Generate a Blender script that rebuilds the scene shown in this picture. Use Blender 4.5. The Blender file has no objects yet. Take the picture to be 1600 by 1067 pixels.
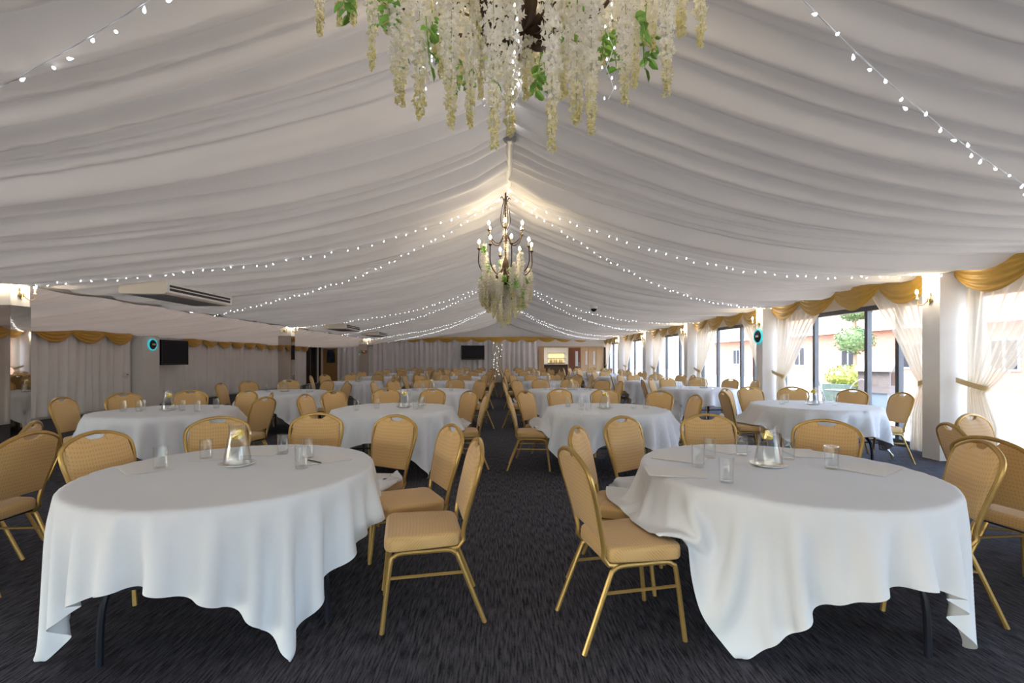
import bpy, bmesh, math, random
import numpy as np
from mathutils import Vector, Matrix

R = math.radians
PI = math.pi
scene = bpy.context.scene
COL = scene.collection

# ------------------------------------------------------------------ camera, world, light, exposure
F_PX, VX, VY, EYE = 720.0, 782.0, 561.0, 1.38
cam_d = bpy.data.cameras.new('camera')
cam_d.sensor_width = 36.0
cam_d.lens = F_PX / 1600.0 * 36.0
cam_d.shift_x = (800.0 - VX) / 1600.0
cam_d.shift_y = (VY - 533.5) / 1600.0
cam_d.clip_start = 0.05
cam = bpy.data.objects.new('camera', cam_d)
cam.location = (0, 0, EYE)
cam.rotation_euler = (PI / 2, 0, 0)
COL.objects.link(cam)
scene.camera = cam

world = bpy.data.worlds.new('sky')
scene.world = world
world.use_nodes = True
wn = world.node_tree
wn.nodes.clear()
w_out = wn.nodes.new('ShaderNodeOutputWorld')
w_bg = wn.nodes.new('ShaderNodeBackground')
w_sky = wn.nodes.new('ShaderNodeTexSky')
w_sky.sky_type = 'NISHITA'
w_sky.sun_disc = False
w_sky.sun_elevation = R(48)
w_sky.sun_rotation = R(250)
w_sky.dust_density = 3.0
w_mix = wn.nodes.new('ShaderNodeMix')
w_mix.data_type = 'RGBA'
w_mix.inputs[0].default_value = 0.12
w_gain = wn.nodes.new('ShaderNodeVectorMath')
w_gain.operation = 'SCALE'
w_gain.inputs['Scale'].default_value = 0.22
wn.links.new(w_sky.outputs['Color'], w_gain.inputs[0])
wn.links.new(w_gain.outputs[0], w_mix.inputs[6])
w_mix.inputs[7].default_value = (0.95, 0.98, 1.0, 1)      # thin bright cloud
wn.links.new(w_mix.outputs[2], w_bg.inputs['Color'])
w_bg.inputs['Strength'].default_value = 1.45
wn.links.new(w_bg.outputs[0], w_out.inputs[0])

sun_d = bpy.data.lights.new('sun', 'SUN')
sun_d.energy = 2.2
sun_d.color = (1.0, 0.93, 0.82)
sun_d.angle = R(3)
sun = bpy.data.objects.new('sun', sun_d)
sun.rotation_euler = Vector((0.25, -0.62, -0.75)).to_track_quat('-Z', 'Y').to_euler()
COL.objects.link(sun)

scene.view_settings.view_transform = 'Standard'
scene.view_settings.look = 'None'
scene.view_settings.gamma = 1.0
scene.view_settings.use_curve_mapping = False
scene.view_settings.exposure = 2.9
try:
    scene.cycles.use_denoising = True
    scene.cycles.sample_clamp_indirect = 6.0
    scene.cycles.max_bounces = 10
    scene.cycles.diffuse_bounces = 6
    scene.cycles.transparent_max_bounces = 24
    scene.cycles.caustics_reflective = False
    scene.cycles.caustics_refractive = False
except Exception:
    pass

# ------------------------------------------------------------------ helpers
rng = random.Random(7)
nrg = np.random.RandomState(11)


def at(x, y, d):
    """a point d metres down the hall on the sight line of the photograph's pixel (x, y)"""
    return Vector(((x - VX) * d / F_PX, d, EYE - (y - VY) * d / F_PX))


def on_plane(x, y, z):
    d = F_PX * (EYE - z) / (y - VY)
    return Vector(((x - VX) * d / F_PX, d, z))


def mesh(verts, faces, smooth=True, name='m'):
    me = bpy.data.meshes.new(name)
    me.from_pydata([tuple(v) for v in verts], [], faces)
    me.update()
    if smooth:
        me.polygons.foreach_set('use_smooth', [True] * len(me.polygons))
    return me


def grid_mesh(V, close_u=False, close_v=False, smooth=True):
    """V: array (nu, nv, 3)"""
    nu, nv = V.shape[:2]
    iu = np.arange(nu if close_u else nu - 1)
    iv = np.arange(nv if close_v else nv - 1)
    A, B = np.meshgrid(iu, iv, indexing='ij')
    A2, B2 = (A + 1) % nu, (B + 1) % nv
    q = np.stack([A * nv + B, A2 * nv + B, A2 * nv + B2, A * nv + B2], -1).reshape(-1, 4)
    me = bpy.data.meshes.new('g')
    n = len(q)
    me.vertices.add(nu * nv)
    me.vertices.foreach_set('co', np.ascontiguousarray(V, dtype=np.float32).ravel())
    me.loops.add(n * 4)
    me.loops.foreach_set('vertex_index', q.astype(np.int32).ravel())
    me.polygons.add(n)
    me.polygons.foreach_set('loop_start', np.arange(0, n * 4, 4, dtype=np.int32))
    me.update(calc_edges=True)
    me.validate()
    if smooth:
        me.polygons.foreach_set('use_smooth', [True] * n)
    return me


class MB:
    """collects boxes, tubes and lathes that make up one part"""

    def __init__(self):
        self.v, self.f = [], []

    def add(self, vs, fs):
        o = len(self.v)
        self.v += [tuple(p) for p in vs]
        self.f += [tuple(i + o for i in q) for q in fs]
        return self

    def box(self, x0, x1, y0, y1, z0, z1):
        vs = [(x, y, z) for z in (z0, z1) for y in (y0, y1) for x in (x0, x1)]
        return self.add(vs, [(0, 2, 3, 1), (4, 5, 7, 6), (0, 1, 5, 4), (2, 6, 7, 3), (0, 4, 6, 2), (1, 3, 7, 5)])

    def tube(self, pts, r, n=8, closed=False, caps=True):
        pts = [Vector(p) for p in pts]
        m = len(pts)
        rad = r if hasattr(r, '__len__') else [r] * m
        tang = []
        for i in range(m):
            a = pts[(i - 1) % m] if (closed or i > 0) else pts[i]
            b = pts[(i + 1) % m] if (closed or i < m - 1) else pts[i]
            t = (b - a)
            tang.append(t.normalized() if t.length > 1e-9 else Vector((0, 0, 1)))
        up = Vector((0, 0, 1)) if abs(tang[0].z) < 0.9 else Vector((1, 0, 0))
        nrm = (up - tang[0] * up.dot(tang[0])).normalized()
        vs = []
        for i in range(m):
            nrm = (nrm - tang[i] * nrm.dot(tang[i]))
            nrm = nrm.normalized() if nrm.length > 1e-6 else tang[i].orthogonal().normalized()
            bi = tang[i].cross(nrm)
            for k in range(n):
                a = 2 * PI * k / n
                vs.append(pts[i] + (nrm * math.cos(a) + bi * math.sin(a)) * rad[i])
        fs = []
        for i in range(m if closed else m - 1):
            j = (i + 1) % m
            for k in range(n):
                k2 = (k + 1) % n
                fs.append((i * n + k, i * n + k2, j * n + k2, j * n + k))
        if caps and not closed:
            fs.append(tuple(range(n - 1, -1, -1)))
            fs.append(tuple((m - 1) * n + k for k in range(n)))
        return self.add(vs, fs)

    def lathe(self, prof, n=20, c=(0, 0, 0), closed=False):
        vs, fs = [], []
        m = len(prof)
        for (r, z) in prof:
            for k in range(n):
                a = 2 * PI * k / n
                vs.append((c[0] + max(r, 1e-4) * math.cos(a), c[1] + max(r, 1e-4) * math.sin(a), c[2] + z))
        for i in range(m if closed else m - 1):
            j = (i + 1) % m
            for k in range(n):
                k2 = (k + 1) % n
                fs.append((i * n + k, i * n + k2, j * n + k2, j * n + k))
        if not closed:
            fs.append(tuple(range(n - 1, -1, -1)))
            fs.append(tuple((m - 1) * n + k for k in range(n)))
        return self.add(vs, fs)

    def mesh(self, smooth=False):
        me = mesh(self.v, self.f, smooth)
        if smooth:
            try:
                me.set_sharp_from_angle(angle=R(40))
            except Exception:
                pass
        return me


def tag(o, label=None, cat=None, group=None, kind=None):
    if label:
        o['label'] = label
    if cat:
        o['category'] = cat
    if group:
        o['group'] = group
    if kind:
        o['kind'] = kind
    return o


def obj(name, me, material, parent=None, loc=None, rotz=0.0):
    o = bpy.data.objects.new(name, me)
    COL.objects.link(o)
    if material is not None and me is not None and len(me.materials) == 0:
        me.materials.append(material)
    if parent is not None:
        o.parent = parent
    if loc is not None:
        o.location = loc
    if rotz:
        o.rotation_euler = (0, 0, rotz)
    return o


def thing(name, label, cat, loc=(0, 0, 0), rotz=0.0, group=None):
    o = bpy.data.objects.new(name, None)
    o.empty_display_size = 0.1
    COL.objects.link(o)
    o.location = loc
    o.rotation_euler = (0, 0, rotz)
    return tag(o, label, cat, group)


def struct(name, me, material, label=None, parent=None):
    o = obj(name, me, material, parent)
    if parent is None:
        tag(o, label, None, None, 'structure')
    return o


def dup(root, loc, rotz, label=None, group=None):
    r = root.copy()
    COL.objects.link(r)
    r.location = loc
    r.rotation_euler = (0, 0, rotz)
    if label:
        r['label'] = label
    if group:
        r['group'] = group
    for ch in root.children:
        c = ch.copy()
        COL.objects.link(c)
        c.parent = r
        for g in ch.children:
            e = g.copy()
            COL.objects.link(e)
            e.parent = c
    return r


def catmull(P, n=6, closed=False):
    P = [Vector(p) for p in P]
    m = len(P)
    out = []
    for i in range(m if closed else m - 1):
        p0 = P[(i - 1) % m] if (closed or i > 0) else P[i]
        p1, p2 = P[i], P[(i + 1) % m]
        p3 = P[(i + 2) % m] if (closed or i + 2 < m) else P[(i + 1) % m]
        for k in range(n):
            t = k / n
            out.append(0.5 * ((2 * p1) + (p2 - p0) * t + (2 * p0 - 5 * p1 + 4 * p2 - p3) * t * t + (3 * p1 - p0 - 3 * p2 + p3) * t ** 3))
    if not closed:
        out.append(P[-1])
    return out


# ------------------------------------------------------------------ materials (all procedural)
def nodes_of(name):
    m = bpy.data.materials.new(name)
    m.use_nodes = True
    nt = m.node_tree
    b = nt.nodes['Principled BSDF']
    return m, nt, b


def mat(name, col, rough=0.6, metal=0.0, var=0.08, scale=6.0, bump=0.0, bscale=40.0, stretch=(1, 1, 1), spec=0.5, sheen=0.0):
    m, nt, b = nodes_of(name)
    tc = nt.nodes.new('ShaderNodeTexCoord')
    mp = nt.nodes.new('ShaderNodeMapping')
    mp.inputs['Scale'].default_value = stretch
    nt.links.new(tc.outputs['Object'], mp.inputs['Vector'])
    nz = nt.nodes.new('ShaderNodeTexNoise')
    nz.inputs['Scale'].default_value = scale
    nz.inputs['Detail'].default_value = 4
    nt.links.new(mp.outputs[0], nz.inputs['Vector'])
    rp = nt.nodes.new('ShaderNodeValToRGB')
    c = Vector(col)
    rp.color_ramp.elements[0].position = 0.3
    rp.color_ramp.elements[1].position = 0.7
    rp.color_ramp.elements[0].color = (*(c * (1 - var)), 1)
    rp.color_ramp.elements[1].color = (*[min(1, x * (1 + var)) for x in c], 1)
    nt.links.new(nz.outputs['Fac'], rp.inputs['Fac'])
    nt.links.new(rp.outputs['Color'], b.inputs['Base Color'])
    b.inputs['Roughness'].default_value = rough
    b.inputs['Metallic'].default_value = metal
    b.inputs['Specular IOR Level'].default_value = spec
    if sheen:
        b.inputs['Sheen Weight'].default_value = sheen
    if bump:
        n2 = nt.nodes.new('ShaderNodeTexNoise')
        n2.inputs['Scale'].default_value = bscale
        nt.links.new(mp.outputs[0], n2.inputs['Vector'])
        bp = nt.nodes.new('ShaderNodeBump')
        bp.inputs['Strength'].default_value = bump
        bp.inputs['Distance'].default_value = 0.004
        nt.links.new(n2.outputs['Fac'], bp.inputs['Height'])
        nt.links.new(bp.outputs[0], b.inputs['Normal'])
    return m


def emit_mat(name, col, strength, sampled=True):
    m, nt, b = nodes_of(name)
    b.inputs['Base Color'].default_value = (*col, 1)
    b.inputs['Emission Color'].default_value = (*col, 1)
    b.inputs['Emission Strength'].default_value = strength
    if not sampled:
        m.cycles.emission_sampling = 'NONE'
    return m


def glass_mat(name, tint=(0.97, 0.99, 0.98), refl=1.0, ior=1.45):
    m = bpy.data.materials.new(name)
    m.use_nodes = True
    nt = m.node_tree
    nt.nodes.clear()
    out = nt.nodes.new('ShaderNodeOutputMaterial')
    tr = nt.nodes.new('ShaderNodeBsdfTransparent')
    tr.inputs[0].default_value = (*tint, 1)
    gl = nt.nodes.new('ShaderNodeBsdfGlossy')
    gl.inputs['Roughness'].default_value = 0.03
    lw = nt.nodes.new('ShaderNodeLayerWeight')
    lw.inputs['Blend'].default_value = 0.5
    pw = nt.nodes.new('ShaderNodeMath')
    pw.operation = 'POWER'
    pw.inputs[1].default_value = 3.5
    nt.links.new(lw.outputs['Facing'], pw.inputs[0])
    f0 = ((ior - 1) / (ior + 1)) ** 2
    mu = nt.nodes.new('ShaderNodeMath')
    mu.operation = 'MULTIPLY_ADD'
    mu.inputs[1].default_value = 0.7 * refl
    mu.inputs[2].default_value = f0 * refl
    nt.links.new(pw.outputs[0], mu.inputs[0])
    mx = nt.nodes.new('ShaderNodeMixShader')
    nt.links.new(mu.outputs[0], mx.inputs[0])
    nt.links.new(tr.outputs[0], mx.inputs[1])
    nt.links.new(gl.outputs[0], mx.inputs[2])
    nt.links.new(mx.outputs[0], out.inputs[0])
    return m


def sheer_mat(name, col, transp=0.25):
    m = bpy.data.materials.new(name)
    m.use_nodes = True
    nt = m.node_tree
    nt.nodes.clear()
    out = nt.nodes.new('ShaderNodeOutputMaterial')
    tc = nt.nodes.new('ShaderNodeTexCoord')
    nz = nt.nodes.new('ShaderNodeTexNoise')
    nz.inputs['Scale'].default_value = 30
    nt.links.new(tc.outputs['Object'], nz.inputs['Vector'])
    rp = nt.nodes.new('ShaderNodeValToRGB')
    rp.color_ramp.elements[0].color = (*[c * 0.95 for c in col], 1)
    rp.color_ramp.elements[1].color = (*col, 1)
    nt.links.new(nz.outputs['Fac'], rp.inputs['Fac'])
    df = nt.nodes.new('ShaderNodeBsdfDiffuse')
    tl = nt.nodes.new('ShaderNodeBsdfTranslucent')
    tp = nt.nodes.new('ShaderNodeBsdfTransparent')
    nt.links.new(rp.outputs[0], df.inputs[0])
    nt.links.new(rp.outputs[0], tl.inputs[0])
    a = nt.nodes.new('ShaderNodeMixShader')
    a.inputs[0].default_value = 0.4
    nt.links.new(df.outputs[0], a.inputs[1])
    nt.links.new(tl.outputs[0], a.inputs[2])
    b = nt.nodes.new('ShaderNodeMixShader')
    b.inputs[0].default_value = transp
    nt.links.new(a.outputs[0], b.inputs[1])
    nt.links.new(tp.outputs[0], b.inputs[2])
    nt.links.new(b.outputs[0], out.inputs[0])
    return m


def chair_fabric():
    m, nt, b = nodes_of('gold_patterned_fabric')
    tc = nt.nodes.new('ShaderNodeTexCoord')
    sp = nt.nodes.new('ShaderNodeSeparateXYZ')
    nt.links.new(tc.outputs['Object'], sp.inputs[0])

    def wave(sx, sy, sz):
        ad = nt.nodes.new('ShaderNodeVectorMath')
        ad.operation = 'DOT_PRODUCT'
        ad.inputs[1].default_value = (sx, sy, sz)
        nt.links.new(tc.outputs['Object'], ad.inputs[0])
        s = nt.nodes.new('ShaderNodeMath')
        s.operation = 'SINE'
        nt.links.new(ad.outputs['Value'], s.inputs[0])
        return s
    k = 2 * PI / 0.034
    w1, w2 = wave(k, k, k), wave(-k, k, k)
    mu = nt.nodes.new('ShaderNodeMath')
    mu.operation = 'MULTIPLY'
    nt.links.new(w1.outputs[0], mu.inputs[0])
    nt.links.new(w2.outputs[0], mu.inputs[1])
    rp = nt.nodes.new('ShaderNodeValToRGB')
    rp.color_ramp.elements[0].position = 0.25
    rp.color_ramp.elements[1].position = 0.6
    rp.color_ramp.elements[0].color = (0.66, 0.43, 0.180, 1)
    rp.color_ramp.elements[1].color = (0.56, 0.345, 0.130, 1)
    nt.links.new(mu.outputs[0], rp.inputs['Fac'])
    nt.links.new(rp.outputs[0], b.inputs['Base Color'])
    b.inputs['Roughness'].default_value = 0.55
    b.inputs['Sheen Weight'].default_value = 0.3
    bp = nt.nodes.new('ShaderNodeBump')
    bp.inputs['Strength'].default_value = 0.12
    bp.inputs['Distance'].default_value = 0.002
    nt.links.new(mu.outputs[0], bp.inputs['Height'])
    nt.links.new(bp.outputs[0], b.inputs['Normal'])
    return m


def carpet_mat():
    m, nt, b = nodes_of('carpet_weave')
    tc = nt.nodes.new('ShaderNodeTexCoord')

    def noise(scale, stretch, detail=3):
        mp = nt.nodes.new('ShaderNodeMapping')
        mp.inputs['Scale'].default_value = stretch
        nt.links.new(tc.outputs['Object'], mp.inputs['Vector'])
        nz = nt.nodes.new('ShaderNodeTexNoise')
        nz.inputs['Scale'].default_value = scale
        nz.inputs['Detail'].default_value = detail
        nt.links.new(mp.outputs[0], nz.inputs['Vector'])
        return nz
    n1 = noise(1.0, (95, 9, 1))
    n2 = noise(1.0, (260, 60, 1))
    ad = nt.nodes.new('ShaderNodeMath')
    ad.operation = 'MULTIPLY_ADD'
    ad.inputs[1].default_value = 0.35
    nt.links.new(n2.outputs['Fac'], ad.inputs[0])
    nt.links.new(n1.outputs['Fac'], ad.inputs[2])
    rp = nt.nodes.new('ShaderNodeValToRGB')
    e = rp.color_ramp.elements
    e[0].position, e[0].color = 0.50, (0.016, 0.017, 0.024, 1)
    e[1].position, e[1].color = 0.85, (0.110, 0.108, 0.130, 1)
    nt.links.new(ad.outputs[0], rp.inputs['Fac'])
    nt.links.new(rp.outputs[0], b.inputs['Base Color'])
    b.inputs['Roughness'].default_value = 0.95
    b.inputs['Specular IOR Level'].default_value = 0.15
    bp = nt.nodes.new('ShaderNodeBump')
    bp.inputs['Strength'].default_value = 0.6
    bp.inputs['Distance'].default_value = 0.006
    nt.links.new(ad.outputs[0], bp.inputs['Height'])
    nt.links.new(bp.outputs[0], b.inputs['Normal'])
    return m


def brick_mat(name, c1, c2, mortar, scale, w=0.5, h=0.25):
    m, nt, b = nodes_of(name)
    tc = nt.nodes.new('ShaderNodeTexCoord')
    sp = nt.nodes.new('ShaderNodeSeparateXYZ')
    cb = nt.nodes.new('ShaderNodeCombineXYZ')
    nt.links.new(tc.outputs['Object'], sp.inputs[0])
    nt.links.new(sp.outputs['Y'], cb.inputs['X'])
    nt.links.new(sp.outputs['Z'], cb.inputs['Y'])
    br = nt.nodes.new('ShaderNodeTexBrick')
    br.inputs['Color1'].default_value = (*c1, 1)
    br.inputs['Color2'].default_value = (*c2, 1)
    br.inputs['Mortar'].default_value = (*mortar, 1)
    br.inputs['Scale'].default_value = scale
    br.inputs['Brick Width'].default_value = w
    br.inputs['Row Height'].default_value = h
    nt.links.new(cb.outputs[0], br.inputs['Vector'])
    nt.links.new(br.outputs['Color'], b.inputs['Base Color'])
    b.inputs['Roughness'].default_value = 0.9
    bp = nt.nodes.new('ShaderNodeBump')
    bp.inputs['Strength'].default_value = 0.4
    nt.links.new(br.outputs['Fac'], bp.inputs['Height'])
    bp.invert = True
    nt.links.new(bp.outputs[0], b.inputs['Normal'])
    return m


def blossom_mat():
    """cream petals, turning to unopened yellow green buds at the hanging tip"""
    m, nt, b = nodes_of('wisteria_petals')
    tc = nt.nodes.new('ShaderNodeTexCoord')
    sp = nt.nodes.new('ShaderNodeSeparateXYZ')
    nt.links.new(tc.outputs['Generated'], sp.inputs[0])
    nz = nt.nodes.new('ShaderNodeTexNoise')
    nz.inputs['Scale'].default_value = 60
    nt.links.new(tc.outputs['Object'], nz.inputs['Vector'])
    ad = nt.nodes.new('ShaderNodeMath')
    ad.operation = 'MULTIPLY_ADD'
    ad.inputs[1].default_value = 0.9
    ad.inputs[2].default_value = -0.42
    nt.links.new(nz.outputs['Fac'], ad.inputs[0])
    a2 = nt.nodes.new('ShaderNodeMath')
    a2.operation = 'ADD'
    nt.links.new(ad.outputs[0], a2.inputs[0])
    nt.links.new(sp.outputs['Z'], a2.inputs[1])
    rp = nt.nodes.new('ShaderNodeValToRGB')
    e = rp.color_ramp.elements
    e[0].position, e[0].color = 0.0, (0.84, 0.79, 0.42, 1)
    e[1].position, e[1].color = 0.34, (0.96, 0.94, 0.87, 1)
    nt.links.new(a2.outputs[0], rp.inputs['Fac'])
    nt.links.new(rp.outputs[0], b.inputs['Base Color'])
    b.inputs['Roughness'].default_value = 0.7
    b.inputs['Subsurface Weight'].default_value = 0.0
    return m


M = {}
M['carpet'] = carpet_mat()
def translucent(m, frac):
    nt = m.node_tree
    b = nt.nodes['Principled BSDF']
    out = [n for n in nt.nodes if n.type == 'OUTPUT_MATERIAL'][0]
    tl = nt.nodes.new('ShaderNodeBsdfTranslucent')
    src = b.inputs['Base Color'].links[0].from_socket
    nt.links.new(src, tl.inputs[0])
    mx = nt.nodes.new('ShaderNodeMixShader')
    mx.inputs[0].default_value = frac
    nt.links.new(b.outputs[0], mx.inputs[1])
    nt.links.new(tl.outputs[0], mx.inputs[2])
    nt.links.new(mx.outputs[0], out.inputs[0])
    return m


M['lining'] = translucent(mat('ivory_ceiling_lining', (0.52, 0.488, 0.447), 0.75, var=0.03, scale=1.5, sheen=0.1), 0.024)
M['low_lining'] = translucent(mat('taupe_ceiling_lining', (0.52, 0.45, 0.39), 0.75, var=0.03, scale=1.5, sheen=0.1), 0.032)
M['white_wall'] = mat('white_painted_wall', (0.80, 0.79, 0.77), 0.7, var=0.02)
M['plaster'] = mat('cream_plaster', (0.72, 0.68, 0.60), 0.8, var=0.03)
M['cloth'] = mat('white_table_linen', (0.77, 0.815, 0.89), 0.75, var=0.015, scale=3, bump=0.08, bscale=220, sheen=0.15)
M['silver'] = mat('silver_grey_curtain', (0.80, 0.79, 0.81), 0.6, var=0.05, scale=2, sheen=0.3)
M['ivory_curtain'] = mat('ivory_wall_curtain', (0.84, 0.84, 0.83), 0.65, var=0.03, scale=2, sheen=0.2)
M['gold_satin'] = mat('gold_satin', (0.62, 0.37, 0.055), 0.38, var=0.08, scale=8, sheen=0.3)
M['fabric'] = chair_fabric()
M['gold_frame'] = mat('gold_painted_tube', (0.50, 0.33, 0.11), 0.38, metal=0.65, var=0.06, scale=20)
M['seat_base'] = mat('black_seat_underside', (0.02, 0.02, 0.022), 0.8)
M['table_top'] = mat('plywood_table_top', (0.35, 0.24, 0.14), 0.6, var=0.15, stretch=(1, 12, 1))
M['dark_metal'] = mat('dark_blue_steel', (0.015, 0.018, 0.03), 0.4, metal=0.3)
M['sheer'] = sheer_mat('cream_sheer_voile', (0.90, 0.83, 0.70), 0.32)
M['tieband'] = mat('ivory_gold_tieback', (0.72, 0.55, 0.28), 0.5, var=0.06, scale=20)
M['alu'] = mat('dark_grey_window_frame', (0.11, 0.12, 0.14), 0.4, metal=0.2)
M['pane'] = glass_mat('window_glass', (0.96, 0.98, 0.98), 0.8, 1.45)
M['tumbler'] = glass_mat('tumbler_glass', (0.98, 0.988, 0.99), 1.15, 1.5)
M['water'] = glass_mat('water', (0.97, 0.985, 0.99), 0.7, 1.33)
M['mirror'] = mat('bronze_mirror', (0.55, 0.50, 0.45), 0.02, metal=1.0, var=0.01)
M['lemon'] = mat('lemon_yellow', (0.85, 0.62, 0.04), 0.5, var=0.1, scale=40)
M['china'] = mat('white_china', (0.83, 0.82, 0.80), 0.25, var=0.01)
M['paper'] = mat('white_paper', (0.82, 0.83, 0.85), 0.8, var=0.01)
M['pen'] = mat('dark_pen_plastic', (0.05, 0.055, 0.07), 0.4)
M['plastic_cream'] = mat('cream_plastic_casing', (0.78, 0.71, 0.58), 0.5, var=0.02)
M['plastic_white'] = mat('white_plastic', (0.80, 0.80, 0.79), 0.45, var=0.02)
M['grille'] = mat('dark_grille', (0.03, 0.028, 0.026), 0.6)
M['black'] = mat('black_gloss_plastic', (0.012, 0.012, 0.016), 0.25, var=0.05)
M['screen'] = mat('dark_screen_glass', (0.012, 0.011, 0.018), 0.35, var=0.05, spec=0.2)
M['bronze'] = mat('aged_bronze', (0.075, 0.045, 0.028), 0.45, metal=0.6, var=0.25, scale=30)
M['brass'] = mat('aged_brass', (0.42, 0.30, 0.13), 0.35, metal=0.8, var=0.1, scale=20)
M['candle'] = mat('ivory_candle_tube', (0.55, 0.46, 0.30), 0.5)
M['bulb'] = emit_mat('warm_lit_bulb', (1.0, 0.86, 0.62), 9.0)
M['fairy'] = emit_mat('cool_white_fairy_light', (0.86, 0.92, 1.0), 0.8, sampled=False)
M['cable'] = mat('clear_white_cable', (0.75, 0.76, 0.78), 0.4)
M['cyan'] = emit_mat('cyan_glow_rim', (0.05, 0.55, 0.62), 0.10, sampled=False)
M['petal'] = translucent(blossom_mat(), 0.35)
M['leaf'] = mat('fresh_green_leaf', (0.20, 0.42, 0.06), 0.5, var=0.35, scale=12)
M['stem'] = mat('pale_green_stem', (0.50, 0.50, 0.25), 0.7)
M['crystal'] = glass_mat('crystal_drop', (0.96, 0.98, 1.0), 1.6, 1.8)
M['tan_wood'] = mat('pale_oak_panel', (0.62, 0.42, 0.24), 0.45, var=0.10, scale=3, stretch=(6, 6, 0.6))
M['tan_paint'] = mat('tan_painted_wall', (0.42, 0.25, 0.09), 0.7, var=0.04)
M['red_wood'] = mat('mahogany_door', (0.20, 0.055, 0.018), 0.4, var=0.15, scale=3, stretch=(6, 6, 0.6))
M['dark_wood'] = mat('dark_brown_wood', (0.030, 0.018, 0.012), 0.5, var=0.2, stretch=(6, 6, 0.6))
M['grey_metal'] = mat('grey_metal', (0.35, 0.36, 0.37), 0.45, metal=0.4)
M['brick'] = brick_mat('red_brick_courses', (0.21, 0.075, 0.05), (0.28, 0.11, 0.075), (0.30, 0.24, 0.20), 4.4)
M['tiles'] = brick_mat('brown_roof_tiles', (0.17, 0.12, 0.095), (0.22, 0.16, 0.125), (0.09, 0.065, 0.05), 3.0, 0.6, 0.55)
M['paving'] = mat('pale_stone_paving', (0.44, 0.40, 0.36), 0.85, var=0.12, scale=1.2)
M['path_brick'] = mat('orange_brick_paving', (0.36, 0.18, 0.10), 0.85, var=0.2, scale=8)
M['topiary'] = mat('topiary_leaves', (0.075, 0.13, 0.045), 0.6, var=0.4, scale=9)
M['hedge'] = mat('yellow_green_hedge', (0.17, 0.20, 0.03), 0.6, var=0.35, scale=9)
M['planter'] = mat('green_grey_planter', (0.08, 0.13, 0.115), 0.7)
M['bark'] = mat('grey_brown_bark', (0.20, 0.15, 0.10), 0.9, var=0.2)
M['blue_paint'] = mat('pale_blue_joinery', (0.15, 0.20, 0.24), 0.6)
M['grey_wood'] = mat('weathered_grey_wood', (0.16, 0.14, 0.135), 0.8, var=0.15, stretch=(1, 1, 8))
M['bar_glow'] = emit_mat('warm_bar_shelf_light', (1.0, 0.75, 0.35), 0.12)
M['ceiling_white'] = mat('white_ceiling_paint', (0.82, 0.80, 0.78), 0.8, var=0.02)

# ------------------------------------------------------------------ hall dimensions
BAY = 4.22
LINES = [6.24 + BAY * k for k in range(-3, 6)]     # frame lines along the hall
Y0, Y1 = -6.4, 27.3
XR, XRC = 6.34, 5.95                              # right wall, inner face of its columns
XL, XLC = -10.5, -6.7                             # left wall, inner face of the left columns
XRIDGE = 0.1
PR = np.array([[0, 2.36], [.5, 2.16], [1.0, 1.965], [1.9, 1.665], [2.76, 1.46], [3.6, 1.335], [4.5, 1.275], [5.2, 1.275], [6.4, 1.29]])
PL = np.array([[0, 2.36], [.5, 2.165], [1.0, 1.98], [1.65, 1.79], [2.5, 1.60], [3.4, 1.46], [5.0, 1.29], [6.8, 1.10]])


def smooth_interp(tab, s):
    s = np.asarray(s, dtype=float)
    a = np.zeros_like(s)
    for k in (-0.3, -0.15, 0, 0.15, 0.3):
        a += np.interp(np.abs(s + k * np.minimum(1, s / 0.5)), tab[:, 0], tab[:, 1])
    return a / 5


def ceil_z(X):
    X = np.asarray(X, dtype=float)
    s = np.abs(X - XRIDGE)
    return EYE + np.where(X >= XRIDGE, smooth_interp(PR, s), smooth_interp(PL, s))


def fold_field(Yv, Xv, seed, wmin=0.10, wmax=0.42, amp=0.22, wander=0.05):
    """gathered cloth: bellies of uneven width between sharp creases that run across the hall"""
    r = np.random.RandomState(seed)
    lo, hi = Yv.min() - 2, Yv.max() + 2
    cuts = [lo]
    while cuts[-1] < hi:
        cuts.append(cuts[-1] + wmin + (wmax - wmin) * r.rand() ** 1.6)
    cuts = np.array(cuts)
    YY, XX = np.meshgrid(Yv, Xv, indexing='ij')
    W = YY.copy()
    for k in range(5):
        W += wander * np.sin(XX * (0.35 + 0.45 * r.rand()) + YY * (0.9 + 2.4 * r.rand()) + 6.28 * r.rand()) / (1 + 0.3 * k)
    i = np.clip(np.searchsorted(cuts, W) - 1, 0, len(cuts) - 2)
    w = cuts[i + 1] - cuts[i]
    t = (W - cuts[i]) / w
    sk = np.where(r.rand(len(cuts)) < 0.65, 1.5 + 1.3 * r.rand(len(cuts)), 0.45 + 0.4 * r.rand(len(cuts)))
    skew = sk[i]
    t = t ** skew
    belly = np.sin(PI * t) ** 0.75
    h = -amp * w * belly
    for k in range(3):
        h += 0.004 * np.sin(YY * (25 + 18 * r.rand()) + 1.5 * np.sin(XX * (0.6 + r.rand()) + 6 * r.rand()))
    return h


def lining(name, x0, x1, nx, zfun, seed, label, material, ystep=0.018, amp=0.46, y0=Y0, y1=Y1):
    xs = np.linspace(x0, x1, nx)
    ys = np.arange(y0, y1 + ystep, ystep)
    z = np.broadcast_to(zfun(xs)[None, :], (len(ys), nx)).copy()
    h = fold_field(ys, xs, seed, amp=amp)
    edge = np.minimum(1, np.minimum(np.abs(xs - x0), np.abs(xs - x1)) / 0.4)[None, :]
    z += h * (0.45 + 0.55 * edge)
    V = np.stack([np.broadcast_to(xs[None, :], z.shape), np.broadcast_to(ys[:, None], z.shape), z], -1)
    return struct(name, grid_mesh(V), material, label)


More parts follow.
